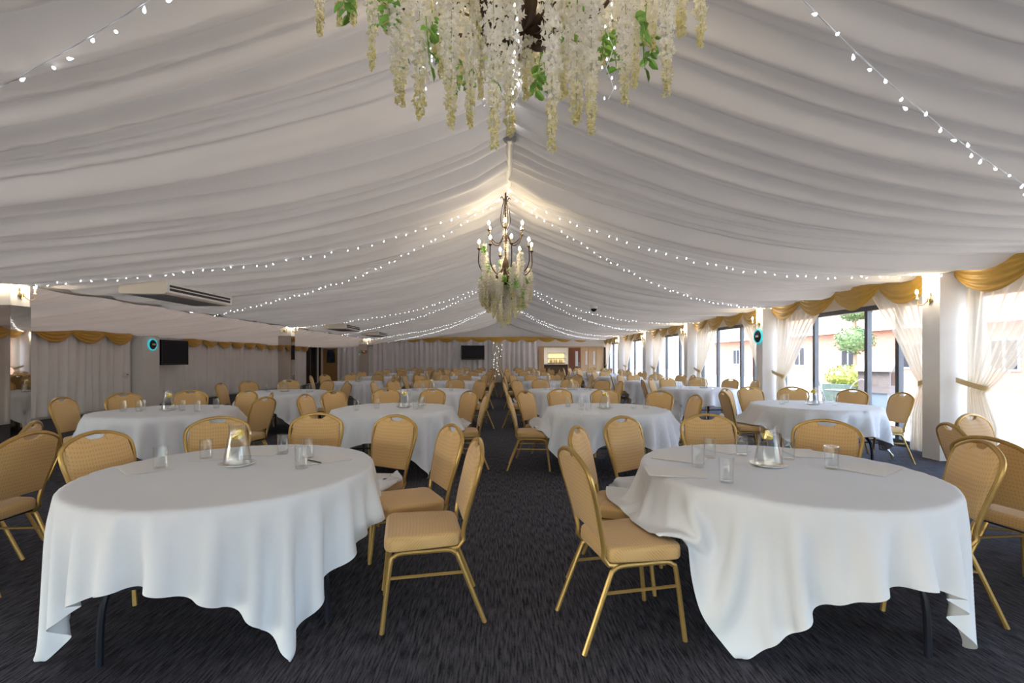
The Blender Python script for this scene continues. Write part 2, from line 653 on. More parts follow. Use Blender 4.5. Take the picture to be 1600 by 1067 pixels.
# ------------------------------------------------------------------ the shell
struct('floor', MB().box(XL - 0.3, XR + 0.15, Y0 - 0.2, Y1 + 5.2, -0.2, 0).mesh(), M['carpet'], 'dark streaked carpet over the whole hall floor')
lining('ceiling', XRIDGE, XR + 0.02, 64, ceil_z, 3, 'gathered pale lining falling from the ridge to the window side', M['lining'])
lining('ceiling_left', XLC - 0.02, XRIDGE, 70, ceil_z, 5, 'gathered pale lining falling from the ridge to the mirrored columns', M['lining'])


def low_z(x):
    t = (XLC - x) / (XLC - XL)
    return 2.46 - 0.30 * t - 0.10 * np.sin(PI * np.clip(t, 0, 1))


lining('ceiling_low', XL, XLC + 0.02, 36, low_z, 9, 'lower darker gathered lining over the left side of the hall', M['low_lining'], amp=0.42)
struct('trim_4', MB().tube([(XLC - 0.02, y, 2.45 + 0.012 * math.sin(y * 5)) for y in np.arange(Y0, Y1 + 0.1, 0.15)], 0.05, 8).mesh(True), M['lining'], 'gathered fabric seam where the two linings meet along the left columns')
# ridge tube above the aisle
rt = MB().tube([(XRIDGE, 4.6, 3.70), (XRIDGE, 6.15, 3.70)], 0.042, 12)
o = struct('trim_1', rt.mesh(True), M['plastic_white'], 'white ridge tube above the aisle')
struct('collar', MB().tube([(XRIDGE, 4.75, 3.70), (XRIDGE, 4.83, 3.70)], 0.075, 14).mesh(True), M['grey_metal'], parent=o)

# left wall and end walls
struct('wall_left', MB().box(XL - 0.25, XL, 0.9, 24.85, 0, 2.75).box(XL - 0.25, XL, Y0, 0.9, 2.1, 2.75).box(XL - 0.25, XL, 24.85, 26.75, 2.1, 2.75).box(XL - 0.25, XL, 26.75, Y1, 0, 2.75).mesh(), M['plaster'], 'left side wall behind the ivory curtains')
DX0, DX1 = 2.58, 4.02
struct('wall_end', MB().box(XL - 0.25, DX0, Y1, Y1 + 0.2, 0, 4.7).box(DX1, XR + 0.5, Y1, Y1 + 0.2, 0, 4.7).box(DX0, DX1, Y1, Y1 + 0.2, 2.06, 4.7).mesh(), M['white_wall'], 'end wall of the hall behind the silver curtain')
# unseen wall behind the photographer, its glazing sized to tune daylight on cloth fronts
struct('wall_back', MB().box(XL - 0.25, -10.2, Y0 - 0.2, Y0, 0, 4.7).box(5.6, XR + 0.5, Y0 - 0.2, Y0, 0, 4.7).box(-10.2, 5.6, Y0 - 0.2, Y0, 1.5, 4.7).mesh(), M['white_wall'], 'wall behind the camera with glazed doors')
wb = struct('window_1', MB().box(-10.2, 5.6, Y0 - 0.16, Y0 - 0.06, 1.43, 1.5).box(-10.2, 5.6, Y0 - 0.16, Y0 - 0.06, 0, 0.06).mesh(), M['alu'], 'glazed doors behind the camera')
for k in range(11):
    x = -10.2 + 15.8 * k / 10
    struct('mullion', MB().box(x - 0.035, x + 0.035, Y0 - 0.16, Y0 - 0.06, 0.06, 1.43).mesh(), M['alu'], parent=wb)
for k in range(10):
    x = -10.2 + 15.8 * k / 10
    struct('pane', MB().box(x + 0.035, x + 15.8 / 10 - 0.035, Y0 - 0.115, Y0 - 0.105, 0.06, 1.43).mesh(), M['pane'], parent=wb)

wl = struct('window_20', MB().box(XL - 0.18, XL - 0.08, Y0, 0.9, 2.04, 2.1).box(XL - 0.18, XL - 0.08, Y0, 0.9, 0, 0.06).mesh(), M['alu'], 'glazed doors in the left wall behind the camera')  # unseen opening added to bring daylight to the dark left side
for k in range(6):
    y = Y0 + (0.9 - Y0) * k / 5
    struct('mullion', MB().box(XL - 0.18, XL - 0.08, y - 0.035, y + 0.035, 0.06, 2.04).mesh(), M['alu'], parent=wl)
    if k < 5:
        struct('pane', MB().box(XL - 0.135, XL - 0.125, y + 0.035, y + (0.9 - Y0) / 5 - 0.035, 0.06, 2.04).mesh(), M['pane'], parent=wl)

# header above the right-hand windows
struct('wall_right', MB().box(XR, XR + 0.25, Y0, Y1, 2.30, 3.1).mesh(), M['white_wall'], 'strip of wall above the sliding windows on the right')
struct('trim_2', MB().box(XR, XR + 0.30, Y0, Y1, -0.05, 0.03).mesh(), M['alu'], 'dark threshold under the sliding windows')

# right-hand columns and the sliding glazing between them
col_words = ['', '', 'out of view', 'nearest', 'second', 'third', 'fourth', 'fifth', 'corner']
for k, y in enumerate(LINES[:-1]):
    lab = 'white square column on the window side, %s from the camera' % col_words[k] if k >= 3 else 'white square column on the window side near the camera'
    struct('column', MB().box(XRC, XR + 0.25, y, y + 0.26, 0, 2.75).mesh(), M['white_wall'], lab)
wn_i = 2
win_spans = []
for k in range(len(LINES) - 1):
    a = LINES[k] + 0.26
    b = LINES[k + 1] if k + 1 < len(LINES) - 1 else Y1
    win_spans.append((a, b))
    nm = 'window_%d' % wn_i
    wn_i += 1
    fr = struct(nm, MB().box(XR + 0.06, XR + 0.16, a, b, 2.22, 2.30).box(XR + 0.06, XR + 0.16, a, b, 0.03, 0.09).mesh(), M['alu'], 'dark framed sliding window in bay %d of the right wall' % (k + 1))
    n = 4
    ys = [a + (b - a) * j / n for j in range(n + 1)]
    ys = [a, a + (b - a) * 0.24, a + (b - a) * 0.40, a + (b - a) * 0.74, b]
    for j, yy in enumerate(ys):
        w = 0.035
        struct('mullion', MB().box(XR + 0.07, XR + 0.15, yy - w, yy + w, 0.09, 2.22).mesh(), M['alu'], parent=fr)
    for j in range(len(ys) - 1):
        struct('pane', MB().box(XR + 0.10, XR + 0.108, ys[j] + 0.03, ys[j + 1] - 0.03, 0.09, 2.22).mesh(), M['pane'], parent=fr)

# left mirrored columns (white above, mirror cladding below)
for k, y in enumerate([-2.1, 6.3, 14.74, 23.1]):
    words = ['near the camera', 'at the left edge', 'in the middle of the hall', 'near the end wall'][k]
    c = struct('column', MB().box(XLC - 0.40, XLC, y, y + 0.26, 0, 2.66).mesh(), M['white_wall'], 'left column with mirror cladding below a white top, ' + words)
    e = 0.008
    for nm, bx in (('mirror_panel', (XLC - 0.405, XLC + 0.004, y - e, y - 0.002, 0.02, 2.12)),
                   ('mirror_panel', (XLC + 0.002, XLC + e, y - e, y + 0.26 + e, 0.02, 2.12)),
                   ('mirror_panel', (XLC - 0.40 - e, XLC - 0.402, y - e, y + 0.26 + e, 0.02, 2.12))):
        struct(nm, MB().box(*bx).mesh(), M['mirror'], parent=c)
# white pier against the left wall
struct('column', MB().box(XL, -10.1, 13.0, 13.65, 0, 2.14).mesh(), M['white_wall'], 'white pier against the left wall beside the television')
struct('baseboard_left', MB().box(XL, XL + 0.03, 0.9, 24.8, 0, 0.10).mesh(), M['white_wall'], 'white skirting under the ivory curtains')


# ------------------------------------------------------------------ wall curtains and swagged valances
def pleated(p0, p1, z0, z1, out, n_per_m, amp, seed, thick=True):
    """a gathered curtain hanging in the plane p0-p1, pleats pushed along out"""
    r = np.random.RandomState(seed)
    p0, p1, out = np.array(p0, float), np.array(p1, float), np.array(out, float)
    L = np.linalg.norm(p1 - p0)
    nu = max(8, int(L * n_per_m * 7))
    nv = 14
    u = np.linspace(0, L, nu)
    ph = np.cumsum(np.abs(1 + 0.55 * r.randn(nu))) * (L * n_per_m * 2 * PI / nu)
    a = amp * (0.55 + 0.6 * np.interp(u, np.linspace(0, L, max(3, int(L * 2))), r.rand(max(3, int(L * 2)))))
    V = np.zeros((nu, nv, 3))
    for j, v in enumerate(np.linspace(0, 1, nv)):
        z = z1 + (z0 - z1) * v
        sway = 0.03 * np.sin(u * 1.7 + seed) * v
        w = a * (0.75 + 0.35 * v) * (np.sin(ph + 0.5 * np.sin(3 * v + u)) + 0.25 * np.sin(2.1 * ph + 2 * v))
        base = p0[None, :] + (p1 - p0)[None, :] * ((u + sway) / L).clip(0, 1)[:, None]
        V[:, j, 0] = base[:, 0] + out[0] * w
        V[:, j, 1] = base[:, 1] + out[1] * w
        V[:, j, 2] = z
    return grid_mesh(V)


def swag_mesh(w, drop, deep, seed, head=0.10):
    """one swag hung along +X from 0 to w, at z=0 downwards, bulging along -Y"""
    r = np.random.RandomState(seed)
    nu, nv = 21, 22
    V = np.zeros((nu, nv, 3))
    for i in range(nu):
        u = i / (nu - 1)
        s = math.sin(PI * u) ** 0.8
        low = head + (drop - head) * s
        for j in range(nv):
            v = j / (nv - 1)
            fold = math.sin(v * 2 * PI * 4.5 + 0.6 * math.sin(PI * u * 2 + seed))
            V[i, j] = (w * u, -(0.015 + deep * s * (0.35 + 0.65 * math.sin(PI * min(1, v * 0.9))) + 0.014 * fold * (0.3 + s) * min(1, v * 4)), -low * v)
    return grid_mesh(V)


def valance(label, p0, p1, z, rotz, n, drop, seed, group=None):
    L = (Vector(p1) - Vector(p0)).length
    t = thing('valance', label, 'valance', (p0[0], p0[1], z), rotz, group)
    w = L / n
    me = [swag_mesh(w * 1.04, drop, 0.07, seed + q) for q in range(2)]
    for q in range(n):
        obj('swag', me[q % 2], M['gold_satin'], t, (w * (q - 0.02), 0 if q % 2 else -0.006, 0))
    return t


# left wall: ivory curtains, with gold swags (local X must run along the wall; bulge faces the room)
for lab, a, b in (('ivory pleated curtain on the left wall, before the white pier', 1.0, 12.95),
                  ('ivory pleated curtain on the left wall, beyond the television', 13.75, 24.7)):
    tag(obj('wall_curtain', pleated((XL + 0.10, a, 0), (XL + 0.10, b, 0), 0.06, 2.12, (1, 0, 0), 4.2, 0.05, int(a)), M['ivory_curtain']), lab, 'curtain')
valance('gold swag valance on left wall, before the white pier', (XL + 0.19, 1.0), (XL + 0.19, 12.9), 2.12, R(90), 13, 0.36, 4)
valance('gold swag valance on left wall, from the television to the dark doorway', (XL + 0.19, 15.0), (XL + 0.19, 24.7), 2.12, R(90), 11, 0.34, 6)

# end wall: silver curtain, gold swags, centre gather with lights
YE = Y1 - 0.13
tag(obj('wall_curtain', pleated((-7.5, YE, 0), (-0.42, YE, 0), 0.03, 2.62, (0, -1, 0), 3.2, 0.085, 21), M['silver']), 'silver grey pleated curtain across the end wall, behind the television', 'curtain')
tag(obj('wall_curtain', pleated((0.1, YE, 0), (2.2, YE, 0), 0.03, 2.62, (0, -1, 0), 3.2, 0.085, 22), M['silver']), 'silver grey pleated curtain on the end wall beside the bar opening', 'curtain')
tag(obj('wall_curtain', pleated((-9.6, YE, 0), (-8.1, YE, 0), 0.03, 2.2, (0, -1, 0), 3.4, 0.05, 23), M['silver']), 'pale pleated curtain between tan panel and the last mirrored column', 'curtain')
cg = tag(obj('light_curtain', pleated((-0.44, YE - 0.12, 0), (0.12, YE - 0.12, 0), 0.0, 2.5, (0, -1, 0), 9, 0.03, 24), M['sheer']), 'narrow white voile gather with tiny lights at the centre of the end wall', 'curtain')
fb = MB().lathe([(0.0, -0.02), (0.013, -0.008), (0.014, 0.004), (0.008, 0.014), (0.0, 0.018)], 6).mesh(True)
for q in range(22):
    obj('bulb', fb, M['fairy'], cg, (-0.42 + 0.52 * rng.random(), YE - 0.19, 0.3 + 2.1 * q / 22))
valance('gold swag valance along the top of the end wall', (-7.6, YE - 0.09), (5.2, YE - 0.09), 2.67, 0.0, 13, 0.30, 8)
struct('trim_3', MB().box(XL, XLC, Y1 - 0.05, Y1, 2.15, 2.6).mesh(), M['low_lining'], 'fabric fascia over the end wall at the far left')
tp = struct('wall_panel', MB().box(XL + 0.02, -9.62, Y1 - 0.06, Y1, 0, 2.16).mesh(), M['tan_paint'], 'tan painted panel of the end wall at far left')
pc = thing('framed_picture', 'dark framed picture on the tan panel at far left end', 'picture', (-10.02, Y1 - 0.065, 1.56))
obj('frame', MB().box(-0.23, 0.23, -0.03, 0, -0.40, -0.36).box(-0.23, 0.23, -0.03, 0, 0.36, 0.40).box(-0.23, -0.19, -0.03, 0, -0.36, 0.36).box(0.19, 0.23, -0.03, 0, -0.36, 0.36).mesh(), M['black'], pc)
obj('print', MB().box(-0.19, 0.19, -0.012, 0, -0.36, 0.36).mesh(), mat('dark_blue_print', (0.03, 0.045, 0.07), 0.3, var=0.8, scale=4), pc)
# dark doorway in the left wall
dd = struct('door_1', MB().box(XL - 0.05, XL + 0.05, 24.78, 24.86, 0, 2.12).box(XL - 0.05, XL + 0.05, 26.74, 26.82, 0, 2.12).box(XL - 0.05, XL + 0.05, 24.86, 26.74, 2.06, 2.12).mesh(), M['dark_wood'], 'dark doorway at the far end of the left wall')
struct('door_leaf', MB().box(XL - 0.20, XL - 0.14, 24.86, 25.78, 0.01, 2.06).mesh(), M['dark_wood'], parent=dd)
struct('door_leaf', MB().box(XL - 0.20, XL - 0.14, 25.82, 26.74, 0.01, 2.06).mesh(), M['black'], parent=dd)


# ------------------------------------------------------------------ window-side sheers, tiebacks and valances
def sheer_mesh(y_col, y_mid, z_top, z_tie, seed):
    """voile hung from y_col (at the column) to y_mid, caught back to the column at z_tie"""
    r = np.random.RandomState(seed)
    nu, nv = 90, 40
    V = np.zeros((nu, nv, 3))
    span = y_mid - y_col
    sg = 1 if span > 0 else -1
    nf = 9
    off = r.rand(nf) * 6
    for j in range(nv):
        v = j / (nv - 1)
        z = z_top * (1 - v) + 0.02 * v
        if z >= z_tie:
            k = (z_top - z) / (z_top - z_tie)
            inner = abs(span) * (1 - k) ** 0.75 * (1 - 0.15 * k) + 0.30 * k ** 2.2
            start = 0.03 + 0.05 * k
            amp = 0.035 * (1 - k) + 0.028 * k
        else:
            k = (z_tie - z) / z_tie
            inner = 0.30 + 0.16 * min(1, k * 2.2)
            start = 0.08 - 0.03 * k
            amp = 0.028 + 0.02 * k
        for i in range(nu):
            u = i / (nu - 1)
            ph = u * nf * 2 * PI
            y = y_col + sg * (start + (inner - start) * u)
            x = XR - 0.11 + amp * (math.sin(ph + 0.8 * math.sin(v * 3 + off[0])) + 0.3 * math.sin(2.3 * ph + off[1]))
            V[i, j] = (x, y, z)
    return grid_mesh(V)


def tie_mesh(y_col, sg, z_tie):
    pts_in = []
    V = np.zeros((25, 4, 3))
    for i in range(25):
        u = i / 24
        y = y_col + sg * (0.0 + 0.34 * math.sin(PI * u) ** 0.6) if True else 0
        x = XR - 0.03 - 0.17 * math.sin(PI * u * 0.5) if u < 0.5 else XR - 0.03 - 0.17 * math.sin(PI * (0.5 + (u - 0.5) * 0.9))
        if u < 0.5:
            x = XR - 0.04
        else:
            x = XR - 0.185
        x = XR - 0.115 - 0.08 * math.cos(PI * (1 - u)) * 1.0
        for j in range(4):
            z = z_tie + 0.035 - 0.023 * j + 0.10 * (1 - math.sin(PI * u) ** 0.6)
            V[i, j] = (x, y, z)
    return grid_mesh(V)


bay_words = ['behind the camera', 'beside the camera', 'at the right edge', 'of the first full window', 'of the second window', 'of the third window', 'of the fourth window', 'of the last window']
for k, (a, b) in enumerate(win_spans):
    if k < 1:
        continue
    mid = (a + b) / 2
    z_tie = 1.0
    for sgn, yc in ((1, a + 0.02), (-1, b - 0.02)):
        side = 'nearer' if sgn > 0 else 'farther'
        t = thing('sheer_curtain', 'cream tied-back voile, %s side %s' % (side, bay_words[k]), 'curtain', (0, 0, 0))
        obj('voile', sheer_mesh(yc, yc + sgn * (b - a) * (0.31 if sgn > 0 else 0.40), 2.42, z_tie + (0.03 if sgn > 0 else -0.03), 40 + k * 2 + sgn), M['sheer'], t)
        obj('tieback', tie_mesh(yc, sgn, z_tie), M['tieband'], t)
    # local +X runs back towards the camera so that the swags bulge into the room
    valance('gold swag valance %s on the right wall' % bay_words[k], (XR - 0.17, b), (XR - 0.17, a), 2.64, R(-90), 4, 0.42, 60 + k)

# ------------------------------------------------------------------ chairs
def chair_parts():
    prof = [(0.165, -0.02), (0.178, 0.08), (0.198, 0.20), (0.213, 0.30), (0.205, 0.365), (0.165, 0.405), (0.085, 0.438), (0.0, 0.45)]
    half = catmull([(u, w, 0) for u, w in prof], 4)
    loop = [(-p.x, p.y) for p in half[:-1]] + [(p.x, p.y) for p in reversed(half)]

    def back(u, w, o=0.0):                      # the leaning back plane
        lean = -0.19 - 0.115 * (w / 0.45) ** 1.15 if w > 0 else -0.19 - 0.05 * w
        return (u, lean + o, 0.475 + w)
    frame = [back(u, w) for u, w in loop]
    left = [(-0.165, 0.06, 0.385), (-0.168, -0.08, 0.385), (-0.167, -0.165, 0.395), (-0.166, -0.192, 0.43)]
    right = [(0.166, -0.192, 0.43), (0.167, -0.165, 0.395), (0.168, -0.08, 0.385), (0.165, 0.06, 0.385)]
    fr = MB().tube(left + frame + right, 0.0125, 8).mesh(True)
    # upholstered panel with the hand hold left open under the top rail
    us = np.array([abs(p.x) for p in half])
    ws = np.array([p.y for p in half])
    na, nv = 25, 16
    F, B = np.zeros((na, nv, 3)), np.zeros((na, nv, 3))
    top_u = us[::-1]
    top_w = ws[::-1]
    sel = top_w > 0.33
    for i in range(na):
        a = -1 + 2 * i / (na - 1)
        ut = abs(a) * 0.203
        wt = np.interp(ut, top_u[sel], top_w[sel]) - 0.009
        e = 1 - (ut / 0.062) ** 2
        if e > 0:
            wt -= 0.034 * math.sqrt(e)
        wt = min(wt, 0.44)
        if abs(a) > 0.9:
            wt -= 0.10 * ((abs(a) - 0.9) / 0.1) ** 2
        for j in range(nv):
            v = j / (nv - 1)
            w = 0.055 + v * (wt - 0.055)
            hw = np.interp(w, ws, us) - 0.010 if w < 0.37 else 0.203
            u = a * min(hw, 0.203)
            bul = max(0.0, (1 - a ** 4)) ** 0.6 * max(0.0, 1 - (2 * v - 1) ** 4) ** 0.6
            F[i, j] = back(u, w, 0.010 + 0.016 * bul)
            B[i, j] = back(u, w, -0.008 - 0.006 * bul)
    mb = MB()
    idx = lambda i, j: i * nv + j
    fq = [(idx(i, j), idx(i, j + 1), idx(i + 1, j + 1), idx(i + 1, j)) for i in range(na - 1) for j in range(nv - 1)]
    mb.add(F.reshape(-1, 3), [tuple(reversed(q)) for q in fq])
    mb.add(B.reshape(-1, 3), fq)
    n0 = na * nv
    rim = [idx(i, 0) for i in range(na)] + [idx(na - 1, j) for j in range(1, nv)] + [idx(i, nv - 1) for i in range(na - 2, -1, -1)] + [idx(0, j) for j in range(nv - 2, 0, -1)]
    for p in range(len(rim)):
        q = (p + 1) % len(rim)
        mb.f.append((rim[p], rim[q], rim[q] + n0, rim[p] + n0))
    pad = mb.mesh(True)
    # seat cushion
    bm = bmesh.new()
    vs = [bm.verts.new(c) for c in [(-0.185, -0.185, 0), (0.185, -0.185, 0), (0.215, 0.215, 0), (-0.215, 0.215, 0)]]
    f = bm.faces.new(vs)
    ex = bmesh.ops.extrude_face_region(bm, geom=[f])
    bmesh.ops.translate(bm, verts=[v for v in ex['geom'] if isinstance(v, bmesh.types.BMVert)], vec=(0, 0, 0.075))
    bm.normal_update()
    bmesh.ops.recalc_face_normals(bm, faces=bm.faces[:])
    ve = [e for e in bm.edges if abs(e.verts[0].co.z - e.verts[1].co.z) > 0.05]
    bmesh.ops.bevel(bm, geom=ve, offset=0.06, segments=5, affect='EDGES', profile=0.5)
    te = [e for e in bm.edges if abs(e.verts[0].co.z - 0.075) < 1e-4 and abs(e.verts[1].co.z - 0.075) < 1e-4 and len(e.link_faces) == 2]
    bmesh.ops.bevel(bm, geom=te, offset=0.026, segments=4, affect='EDGES', profile=0.5)
    be = [e for e in bm.edges if abs(e.verts[0].co.z) < 1e-4 and abs(e.verts[1].co.z) < 1e-4 and len(e.link_faces) == 2]
    bmesh.ops.bevel(bm, geom=be, offset=0.014, segments=2, affect='EDGES', profile=0.5)
    # crown the top
    tf = max(bm.faces, key=lambda q: q.calc_center_median().z)
    r = bmesh.ops.poke(bm, faces=[tf])
    for v in r['verts']:
        v.co.z += 0.012
    seat = bpy.data.meshes.new('seat')
    bm.to_mesh(seat)
    bm.free()
    for v in seat.vertices:
        v.co.z += 0.405
    seat.polygons.foreach_set('use_smooth', [True] * len(seat.polygons))
    legs = {}
    for s in (-1, 1):
        x = s * 0.175
        legs['front', s] = MB().tube(catmull([(x, 0.005, 0.388), (x, 0.12, 0.388), (x * 1.02, 0.165, 0.375), (x * 1.05, 0.185, 0.33), (x * 1.12, 0.225, 0.0)], 4), 0.0125, 8).mesh(True)
        legs['rear', s] = MB().tube(catmull([(x, 0.005, 0.388), (x, -0.10, 0.388), (x * 1.02, -0.145, 0.372), (x * 1.05, -0.17, 0.33), (x * 1.12, -0.30, 0.0)], 4), 0.0125, 8).mesh(True)
        legs['bar', s] = MB().tube([(x * 1.065, 0.193, 0.27), (x * 1.065, -0.19, 0.27)], 0.0085, 6).mesh(True)
    base = MB().box(-0.165, 0.165, -0.16, 0.175, 0.392, 0.408).mesh()
    return fr, pad, seat, legs, base


CH = chair_parts()


def make_chair():
    t = thing('banquet_chair', 'gold banquet chair', 'chair')
    fr, pad, seat, legs, base = CH
    obj('seat', seat, M['fabric'], t)
    obj('seat_base', base, M['seat_base'], t)
    obj('backrest', pad, M['fabric'], t)
    obj('back_frame', fr, M['gold_frame'], t)
    for s in (-1, 1):
        obj('leg', legs['front', s], M['gold_frame'], t)
        obj('leg', legs['rear', s], M['gold_frame'], t)
        obj('stretcher', legs['bar', s], M['gold_frame'], t)
    return t


BACK_Y = 0.30                                     # the top of the back sits this far behind the seat centre
chair0 = make_chair()
chair_used = [False]
ORD = ['leftmost', 'second from left', 'third from left', 'fourth from left', 'fifth from left', 'rightmost', 'seventh from left']


def place_chair(bx, by, face, label, group):
    """bx, by: where the top of the back is; face: angle the sitter looks to"""
    loc = (bx + math.cos(face) * BACK_Y, by + math.sin(face) * BACK_Y, 0)
    rz = face - PI / 2
    if not chair_used[0]:
        chair_used[0] = True
        chair0.location = loc
        chair0.rotation_euler = (0, 0, rz)
        tag(chair0, label, None, group)
        return chair0
    return dup(chair0, loc, rz, label, group)


# ------------------------------------------------------------------ tables, cloths
TR, TZ = 0.752, 0.742


def sim_cloth(n, side, corner_deg, seats, seed, frames=110, iters=14):
    """a square cloth let fall over the round table top (centre at the origin) and the chair seats pushed under it"""
    r = np.random.RandomState(seed)
    g = np.linspace(-side / 2, side / 2, n)
    X, Y = np.meshgrid(g, g, indexing='ij')
    c, s = math.cos(R(corner_deg - 45)), math.sin(R(corner_deg - 45))
    P = np.stack([X * c - Y * s, X * s + Y * c, np.full_like(X, TZ + 0.006)], -1)
    P[..., 2] += 0.004 * r.rand(n, n)
    rho = np.hypot(P[..., 0], P[..., 1])
    # start part-fallen, with a slight ripple so that folds form irregularly
    out = np.clip(rho - TR, 0, None)
    th = np.arctan2(P[..., 1], P[..., 0])
    P[..., 2] -= 0.25 * out + out * 0.10 * (np.sin(7 * th + seed) + np.sin(12 * th + 2 * seed) + 0.9 * np.sin(17 * th + 3 * seed))
    P = P.astype(np.float64)
    hang_ = rho > TR
    anchor = np.stack([np.cos(th) * (TR + 0.014), np.sin(th) * (TR + 0.014), np.full_like(th, TZ + 0.004)], -1)
    pin = rho < TR - 0.10
    out_ = rho > TR + 0.02
    flat0 = P[pin].copy()
    flat0[:, 2] = TZ + 0.008
    reach = np.maximum(rho - TR, 0.0) * 1.015 + 0.012
    prev = P.copy()
    h = side / (n - 1)
    dt2g = 9.81 * (1 / 60.0) ** 2
    cons, slow = [], []
    full, head, tail = slice(None), slice(0, n - 1), slice(1, n)
    for st, k, lst in ((1, 0.5, cons), (2, 0.025, cons), (4, 0.006, slow)):
        for p in range(2 * st):
            a_, b_ = slice(p, n - st, 2 * st), slice(p + st, n, 2 * st)
            lst.append(((full, a_), (full, b_), st * h, k))
            lst.append(((a_, full), (b_, full), st * h, k))
    for p in (0, 1):
        a_, b_ = slice(p, n - 1, 2), slice(p + 1, n, 2)
        cons.append(((a_, head), (b_, tail), h * 2 ** 0.5, 0.2))
        cons.append(((a_, tail), (b_, head), h * 2 ** 0.5, 0.2))
    for fr in range(frames):
        vel = (P - prev) * 0.965
        prev = P.copy()
        P = P + vel
        P[..., 2] -= dt2g
        for it in range(iters):
            for a, b, L, k in (cons + slow if it % 3 == 0 else cons):
                d = P[b] - P[a]
                ln = np.sqrt(np.einsum('ijk,ijk->ij', d, d))
                q = (d * (k * (ln - L) / (ln + 1e-9))[..., None])
                P[a] += q
                P[b] -= q
            if it % 4 == 3 or it == iters - 1:
                dv = P - anchor
                dl = np.sqrt(np.einsum('ijk,ijk->ij', dv, dv))
                over = hang_ & (dl > reach)
                P[over] = anchor[over] + dv[over] * (reach[over] / dl[over])[:, None]
                P[pin] = flat0
                rho = np.hypot(P[..., 0], P[..., 1])
                inside = rho < TR + 0.016
                top = inside & (P[..., 2] < TZ + 0.008) & (P[..., 2] > TZ - 0.10)
                near_edge = top & out_ & (P[..., 2] < TZ - 0.004)
                flat = top & ~near_edge
                P[..., 2][flat] = TZ + 0.008
                prev[flat] = prev[flat] * 0.4 + P[flat] * 0.6
                sc = np.where(near_edge, (TR + 0.016) / np.maximum(rho, 1e-6), 1.0)
                P[..., 0] *= sc
                P[..., 1] *= sc
                low = P[..., 2] < 0.006
                P[..., 2][low] = 0.006
                prev[low] = prev[low] * 0.3 + P[low] * 0.7
                for (sx, sy, fa) in seats:
                    lx = (P[..., 0] - sx) * math.cos(fa) + (P[..., 1] - sy) * math.sin(fa)
                    ly = -(P[..., 0] - sx) * math.sin(fa) + (P[..., 1] - sy) * math.cos(fa)
                    hit = (np.abs(lx) < 0.225) & (np.abs(ly) < 0.225) & (P[..., 2] < 0.50) & (P[..., 2] > 0.36)
                    P[..., 2][hit] = 0.50
                    prev[hit] = prev[hit] * 0.5 + P[hit] * 0.5
    return grid_mesh(P)


def table_parts():
    top = MB().lathe([(TR - 0.045, 0.708), (TR - 0.035, 0.712), (TR - 0.03, 0.724), (TR - 0.036, 0.734), (TR - 0.06, 0.738), (0.0, 0.738)], 48).mesh(True)
    legs = []
    for s in (-1, 1):
        for q in (-1, 1):
            pts = catmull([(q * 0.30, s * 0.22, 0.712), (q * 0.34, s * 0.30, 0.50), (q * 0.46, s * 0.42, 0.32), (q * 0.48, s * 0.44, 0.0)], 5)
            legs.append(MB().tube(pts, 0.016, 8).mesh(True))
    braces = [MB().tube([(-0.46, s * 0.42, 0.32), (0.46, s * 0.42, 0.32)], 0.010, 6).mesh(True) for s in (-1, 1)]
    return top, legs, braces


TP = table_parts()


def make_table(label, group, loc, rotz):
    t = thing('folding_table', label, 'table', (*loc, 0), rotz, group)
    top, legs, braces = TP
    obj('tabletop', top, M['table_top'], t)
    for l in legs:
        obj('leg', l, M['dark_metal'], t)
    for b in braces:
        obj('brace', b, M['dark_metal'], t)
    return t


ROWS = [2.65, 5.9, 9.4, 12.9, 16.4, 19.9, 23.1]
ROW_W = ['front row', 'second row', 'third row', 'fourth row', 'fifth row', 'sixth row', 'back row']
COLS = [(-4.12, 'far left'), (-1.38, 'left of aisle'), (1.36, 'right of aisle'), (4.3, 'window side')]
# seats around a table: the camera's side stays open. (back x, back y) from the table centre, left to right
SEATS = {0: [(-1.12, -0.18), (-0.92, 0.55), (-0.42, 0.98), (0.42, 0.98), (0.98, 0.50), (1.22, -0.12)],
         1: [(-1.14, 0.06), (-0.86, 0.60), (-0.36, 1.02), (0.36, 1.03), (0.86, 0.60), (1.16, 0.08)],
         2: [(-1.14, 0.08), (-0.88, 0.56), (-0.42, 1.00), (0.24, 1.05), (0.86, 0.62), (1.10, 0.02)],
         3: [(-1.16, 0.08), (-0.78, 0.66), (-0.18, 1.05), (0.40, 1.00), (0.92, 0.52), (1.10, -0.04)]}
SPEC = {(0, 0): [(0.80, 0.55), (1.20, 0.16)],
        (0, 1): [(-0.95, 0.23), (-0.57, 0.83), (-0.04, 1.06), (0.66, 1.02), (1.16, 0.47), (1.35, -0.02)],
        (0, 2): [(-1.26, -0.33), (-1.06, 0.42), (-0.56, 0.86), (0.05, 0.96), (0.72, 0.66), (0.98, -0.08)],
        (0, 3): [(-1.40, -0.02), (-1.08, 0.52), (-0.40, 1.08)]}
CENT = {(0, 1): (-1.523, 2.66), (0, 2): (1.61, 2.67), (0, 0): (-4.2, 2.72), (0, 3): (4.25, 2.7),
        (1, 0): (-4.09, 5.65), (1, 1): (-1.36, 5.91), (1, 2): (1.35, 5.87), (1, 3): (4.3, 6.34),
        (2, 0): (-4.15, 8.9), (2, 1): (-1.37, 9.3), (2, 2): (1.33, 9.4), (2, 3): (4.3, 10.0)}


def rect(bx, by, f):
    cx, cy = bx + math.cos(f) * BACK_Y, by + math.sin(f) * BACK_Y
    ux, uy = math.cos(f), math.sin(f)
    return [(cx + ux * a - uy * b, cy + uy * a + ux * b) for a, b in ((-0.30, -0.205), (0.235, -0.22), (0.235, 0.22), (-0.30, 0.205))]


